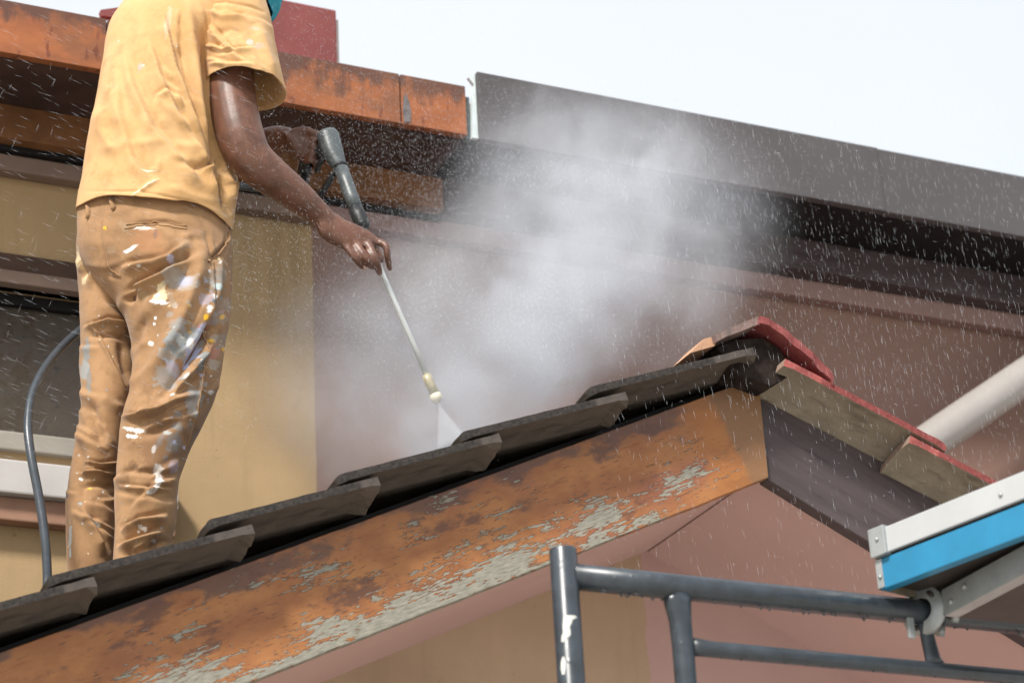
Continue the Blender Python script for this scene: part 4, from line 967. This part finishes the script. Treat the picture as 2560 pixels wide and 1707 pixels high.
# teal cloth mask
mk = []
for t in np.linspace(0, 1, 14):
    zz = .012-.17*t; rw_ = .085-.022*t; dp_ = .112-.006*t+.012*math.sin(t*math.pi)
    mk.append([hc+upv*zz+rt_*rw_*math.cos(a)+fw*(dp_*math.sin(a)*(1 if math.sin(a) > 0 else .35)+(.004 if t < .8 else -.006)) for a in np.linspace(0, 2*math.pi, 36, endpoint=False)])
    if 1: mk[-1] = [p+np.array([0, 0, .004*math.sin(9*i/36*2*math.pi+6*t)])+rt_*.003*math.sin(7*i/36*6.28+9*t) for i, p in enumerate(mk[-1])]
ms = MB().loft(mk, cap=False).build('face_mask', m_plain('teal_cloth', lin(40, 140, 156), .8, .2, .25, 12, .3, 200), smooth=True); ms['label'] = 'teal cloth face mask'; pp_(ms)
# shoes
for (c, fwd), nm in ((footR, 'shoe'), (footL, 'shoe')):
    pp_(MB().tube([c-fwd*.075+np.array([0, 0, -.03]), c-fwd*.06+np.array([0, 0, -.04]), c+np.array([0, 0, -.04]), c+fwd*.09+np.array([0, 0, -.02]), c+fwd*.17+np.array([0, 0, .0]), c+fwd*.21+np.array([0, 0, .01])],
        [(.022, .03), (.04, .04), (.048, .044), (.05, .036), (.046, .028), (.02, .016)], 18).build(nm, m_plain('dark_work_shoe', lin(48, 42, 38), .7, .3, .2, 20), smooth=True))

# ------------------------------------------------------------------ pressure washer lance
M['gun'] = m_plain('wet_dark_grey_plastic', lin(74, 80, 82), .42, .5, .25, 40, .3, 160)
M['gunblack'] = m_plain('black_rubber', lin(30, 31, 33), .5, .5, .2, 40, .2, 160)
M['lance'] = m_plain('polished_steel_lance', lin(214, 216, 212), .22, .6, .06, 30, .05, 90, .55)
M['brass'] = m_plain('cream_brass_fitting', lin(190, 178, 142), .35, .5, .2, 60, .2, 120, .3)
ga = np.array(W3(*H(640, 215), 4.60)); gb = np.array(W3(*H(905, 905), 4.535)); noz = np.array(W3(1092, 992, 4.47))
lan = empty('pressure_washer_lance', tuple(gb)); tag(lan, 'pressure washer spray lance with dark grey gun grip and bright steel tube', 'spray lance')
def on(x, y, d): return np.array(W3(*H(x, y), d))
gx = spline([on(632, 178, 4.602), on(650, 240, 4.60), on(680, 340, 4.592), on(720, 440, 4.583), on(752, 500, 4.576)], 12)
g_ = MB().tube(gx, [(.022, .020), (.027, .022), (.0275, .023), (.0275, .023), (.027, .023), (.027, .023), (.026, .022), (.024, .021), (.022, .020), (.020, .019), (.018, .018), (.0165, .0165)], 18)
p2(g_.build('gun_body', M['gun'], smooth=True), lan)
p2(MB().tube([on(760, 510, 4.574), on(800, 620, 4.562), on(850, 760, 4.548), on(892, 862, 4.538)], [.0165, .0172, .0172, .0165], 18).build('foregrip', M['gun'], smooth=True), lan)
p2(MB().tube([on(888, 868, 4.539), on(915, 930, 4.533), on(952, 1010, 4.525), on(965, 1040, 4.522)], [.018, .0185, .0175, .012], 18).build('lance_collar', M['gunblack'], smooth=True), lan)
p2(MB().tube([on(700, 492, 4.58), on(820, 475, 4.577)] if False else [on(752, 490, 4.578), on(758, 504, 4.576)], [.0195, .0195], 18).build('joint_ring', M['gunblack'], smooth=True), lan)
p2(MB().tube(spline([on(640, 330, 4.605), on(560, 360, 4.63), on(470, 385, 4.655), on(440, 470, 4.67), on(430, 560, 4.68)], 14), [(.016, .02)]*4+[(.015, .018)]*10, 14).build('pistol_grip', M['gunblack'], smooth=True), lan)
p2(MB().tube(spline([on(690, 540, 4.585), on(640, 640, 4.60), on(580, 730, 4.615), on(520, 740, 4.64), on(440, 650, 4.668), on(432, 560, 4.678)], 22), .008, 10).build('trigger_guard', M['gunblack'], smooth=True), lan)
p2(MB().tube(spline([on(600, 420, 4.60), on(560, 470, 4.615), on(540, 540, 4.625)], 8), [(.006, .008)]*8, 8).build('trigger', M['gunblack'], smooth=True), lan)
lt0 = on(940, 985, 4.528); 
p2(MB().tube([lt0, np.array(W3(958, 690, 4.506)), np.array(W3(1070, 945, 4.474))], .0066, 14).build('tube', M['lance'], smooth=True), lan)
p2(MB().tube([np.array(W3(1066, 938, 4.475)), np.array(W3(1070, 948, 4.474)), np.array(W3(1086, 982, 4.470))], [.010, .0108, .0108], 14).build('coupling', M['brass'], smooth=True), lan)
p2(MB().tube([np.array(W3(1087, 984, 4.470)), np.array(W3(1089, 989, 4.47)), np.array(W3(1092, 998, 4.469)), np.array(W3(1095, 1004, 4.468))], [.011, .0135, .0132, .008], 16).build('nozzle', m_plain('cream_nozzle', lin(222, 214, 188), .4, .5, .08), smooth=True), lan)

# hose
hz_ = [on(432, 565, 4.682), on(415, 680, 4.70), np.array(W3(700, 470, 4.80)), np.array(W3(640, 470, 4.88)), np.array(W3(560, 480, 4.93)), np.array(W3(430, 620, 4.93)), np.array(W3(300, 760, 4.90)), np.array(W3(205, 822, 4.80)), np.array(W3(130, 895, 4.68)), np.array(W3(84, 975, 4.60)), np.array(W3(70, 1060, 4.56)), np.array(W3(78, 1140, 4.54)), np.array(W3(97, 1240, 4.53)), np.array(W3(112, 1340, 4.52)), np.array(W3(118, 1430, 4.52)), np.array(W3(117, 1490, 4.53)), np.array(W3(120, 1520, 4.62)), np.array(W3(60, 1540, 4.70))]
hs = MB().tube(spline(hz_, 120), .0095, 14).build('high_pressure_hose', m_plain('wet_black_hose', lin(58, 64, 70), .35, .5, .2, 50, .15, 200), smooth=True)
tag(hs, 'black high pressure hose hanging beside the tan trousers', 'hose')

# ------------------------------------------------------------------ spray: mist, fan of water, flying drops
def volume_mat(name, blobs, noise_scale, dens, seed=0):
    m = bpy.data.materials.new(name); m.use_nodes = True; t = m.node_tree; t.nodes.clear()
    out = t.nodes.new('ShaderNodeOutputMaterial'); pv = t.nodes.new('ShaderNodeVolumePrincipled'); t.links.new(pv.outputs[0], out.inputs['Volume'])
    pv.inputs['Color'].default_value = (.80, .83, .88, 1); pv.inputs['Anisotropy'].default_value = .1
    tcn = t.nodes.new('ShaderNodeTexCoord'); acc = None
    def mth(op, a, b):
        x = t.nodes.new('ShaderNodeMath'); x.operation = op
        for i, v in enumerate((a, b)):
            if isinstance(v, (int, float)): x.inputs[i].default_value = v
            else: t.links.new(v, x.inputs[i])
        return x.outputs[0]
    for (c, r, amp) in blobs:
        mp = t.nodes.new('ShaderNodeMapping'); mp.vector_type = 'TEXTURE'; mp.inputs['Location'].default_value = c; mp.inputs['Scale'].default_value = r if hasattr(r, '__len__') else (r, r, r)
        t.links.new(tcn.outputs['Object'], mp.inputs[0])
        ln = t.nodes.new('ShaderNodeVectorMath'); ln.operation = 'LENGTH'; t.links.new(mp.outputs[0], ln.inputs[0])
        mr = t.nodes.new('ShaderNodeMapRange'); mr.interpolation_type = 'SMOOTHERSTEP'; mr.inputs[1].default_value = 1; mr.inputs[2].default_value = 0; mr.inputs[3].default_value = 0; mr.inputs[4].default_value = amp
        t.links.new(ln.outputs['Value'], mr.inputs[0]); acc = mr.outputs[0] if acc is None else mth('ADD', acc, mr.outputs[0])
    nz_ = t.nodes.new('ShaderNodeTexNoise'); nz_.inputs['Scale'].default_value = noise_scale; nz_.inputs['Detail'].default_value = 4; nz_.inputs['Roughness'].default_value = .6; nz_.inputs['Distortion'].default_value = .5
    t.links.new(tcn.outputs['Object'], nz_.inputs['Vector'])
    mr = t.nodes.new('ShaderNodeMapRange'); mr.interpolation_type = 'SMOOTHSTEP'; mr.inputs[1].default_value = .3; mr.inputs[2].default_value = .72; mr.inputs[3].default_value = .25; mr.inputs[4].default_value = 1.6
    t.links.new(nz_.outputs[0], mr.inputs[0])
    t.links.new(mth('MULTIPLY', mth('MULTIPLY', acc, mr.outputs[0]), dens), pv.inputs['Density'])
    return m
MC = np.array(W3(1380, 760, 4.66))
def rel(x, y, d): return tuple(np.array(W3(x, y, d))-MC)
blobs = [(rel(1140, 1075, 4.5), .20, 1.3), (rel(1270, 950, 4.62), .24, 1.1), (rel(1385, 800, 4.64), .27, 1.25), (rel(1460, 640, 4.66), .28, .8), (rel(1330, 560, 4.7), .34, .25), (rel(1560, 500, 4.72), .34, .45), (rel(1720, 560, 4.68), .34, .22), (rel(1360, 380, 4.76), .34, .26), (rel(1010, 840, 4.64), .36, .26), (rel(900, 980, 4.62), .36, .36), (rel(1650, 750, 4.62), .30, .22), (rel(1600, 330, 4.76), .3, .18), (rel(1180, 700, 4.7), .3, .25)]
bm = bmesh.new(); bmesh.ops.create_icosphere(bm, subdivisions=3, radius=1)
for v in bm.verts:
    v.co.x *= .95; v.co.y *= .36; v.co.z *= .62
    v.co.z += v.co.x*.28
me = bpy.data.meshes.new('spray_mist'); bm.to_mesh(me); bm.free()
mist = link('spray_mist', me, volume_mat('white_spray_mist', blobs, 7.0, 7.6)); mist.location = tuple(MC)
tag(mist, 'white cloud of spray mist drifting off the roof tiles', 'mist', kind='stuff')
# fan of water from the nozzle
n0 = np.array(W3(1096, 1006, 4.467)); f1 = np.array(W3(1092, 1120, 4.48)); f2 = np.array(W3(1172, 1100, 4.44))
fan = MB(); ring_ = []
for t in np.linspace(0, 1, 8):
    a = n0+(f1-n0)*t; b = n0+(f2-n0)*t; c = (a+b)/2; h = (b-a)/2; th_ = .003+.010*t
    h = h if np.linalg.norm(h) > .004 else np.array([.004, 0, 0])
    ring_.append([c+h*math.cos(q)+e2*th_*math.sin(q) for q in np.linspace(0, 2*math.pi, 20, endpoint=False)])
fan.loft(ring_)
mf = bpy.data.materials.new('water_fan'); mf.use_nodes = True; tt_ = mf.node_tree; tt_.nodes.clear()
oo = tt_.nodes.new('ShaderNodeOutputMaterial'); pv = tt_.nodes.new('ShaderNodeVolumePrincipled'); pv.inputs['Color'].default_value = (.97, .98, 1, 1); pv.inputs['Density'].default_value = 70; tt_.links.new(pv.outputs[0], oo.inputs['Volume'])
fo = fan.build('water_jet', mf, None, True); tag(fo, 'white fan of water shooting from the lance nozzle onto the tiles', 'water jet', kind='stuff')
# flying drops
rg = np.random.default_rng(5)
def slivers(n, sampler):
    V = []; Fq = []
    for _ in range(n):
        p, d, L, r = sampler()
        d = d/np.linalg.norm(d); a = np.cross(d, [0.3, 1, .2]); a /= np.linalg.norm(a); b = np.cross(d, a); k = len(V)
        V += [p-d*L/2, p+a*r, p-(a*.5-b*.87)*r, p-(a*.5+b*.87)*r, p+d*L/2]
        Fq += [(k, k+2, k+1), (k, k+3, k+2), (k, k+1, k+3), (k+4, k+1, k+2), (k+4, k+2, k+3), (k+4, k+3, k+1)]
    return V, Fq
def s_right():
    x = 1500+1100*rg.random()**.8; y = rg.uniform(250, 1500)*1.0; d = rg.uniform(3.7, 4.75)
    if y > 1150 and rg.random() < .4: y = rg.uniform(300, 1000)
    k = rg.random()
    dr_ = np.array([.10+rg.normal(0, .10), rg.normal(0, .1), -1]) if k < .86 else np.array([1, 0, -.25+rg.normal(0, .25)])
    return np.array(W3(x, y, d)), dr_, rg.uniform(.008, .030) if k < .86 else rg.uniform(.006, .014), rg.uniform(.0001, .00023)
def s_left():
    x = rg.uniform(-40, 640); y = rg.uniform(0, 1150); d = rg.uniform(3.8, 4.8)
    dr_ = np.array([1, rg.normal(0, .1), -.28-.0003*(500-min(y, 500))+rg.normal(0, .10)]) if rg.random() < .85 else np.array([-.35+rg.normal(0, .15), 0, -1])
    return np.array(W3(x, y, d)), dr_, rg.uniform(.012, .038), rg.uniform(.00009, .0002)
def s_mid():
    while True:
        x = rg.normal(1250, 330); y = rg.normal(560, 260)
        if 560 < x < 2100 and -20 < y < 1250: break
    d = rg.uniform(4.15, 4.95)
    dr_ = np.array([rg.normal(.15, .35), rg.normal(0, .2), -1]) if rg.random() < .8 else np.array([1, 0, rg.normal(-.5, .4)])
    return np.array(W3(x, y, d)), dr_, rg.uniform(.002, .007), rg.uniform(.00014, .0003)
def s_near():
    x = rg.uniform(560, 1100); y = rg.uniform(0, 800); d = rg.uniform(4.1, 4.9)
    dr_ = np.array([1, 0, -.5+rg.normal(0, .3)]) if rg.random() < .5 else np.array([-.4+rg.normal(0, .3), 0, -1])
    return np.array(W3(x, y, d)), dr_, rg.uniform(.006, .016), rg.uniform(.0001, .0002)
V = []; Fq = []
for n, s in ((4200, s_right), (800, s_left), (28000, s_mid), (2600, s_near)):
    v, f = slivers(n, s); k = len(V); V += v; Fq += [tuple(i+k for i in q) for q in f]
md = NM('flying_water', .15, .5); md.color((.86, .9, .95)); md.b.inputs['Transmission Weight'].default_value = .0; md.b.inputs['Alpha'].default_value = .45
dd = mesh('water_droplets', V, Fq, md.m); tag(dd, 'fine droplets of water flying off the roof', 'droplets', kind='stuff')
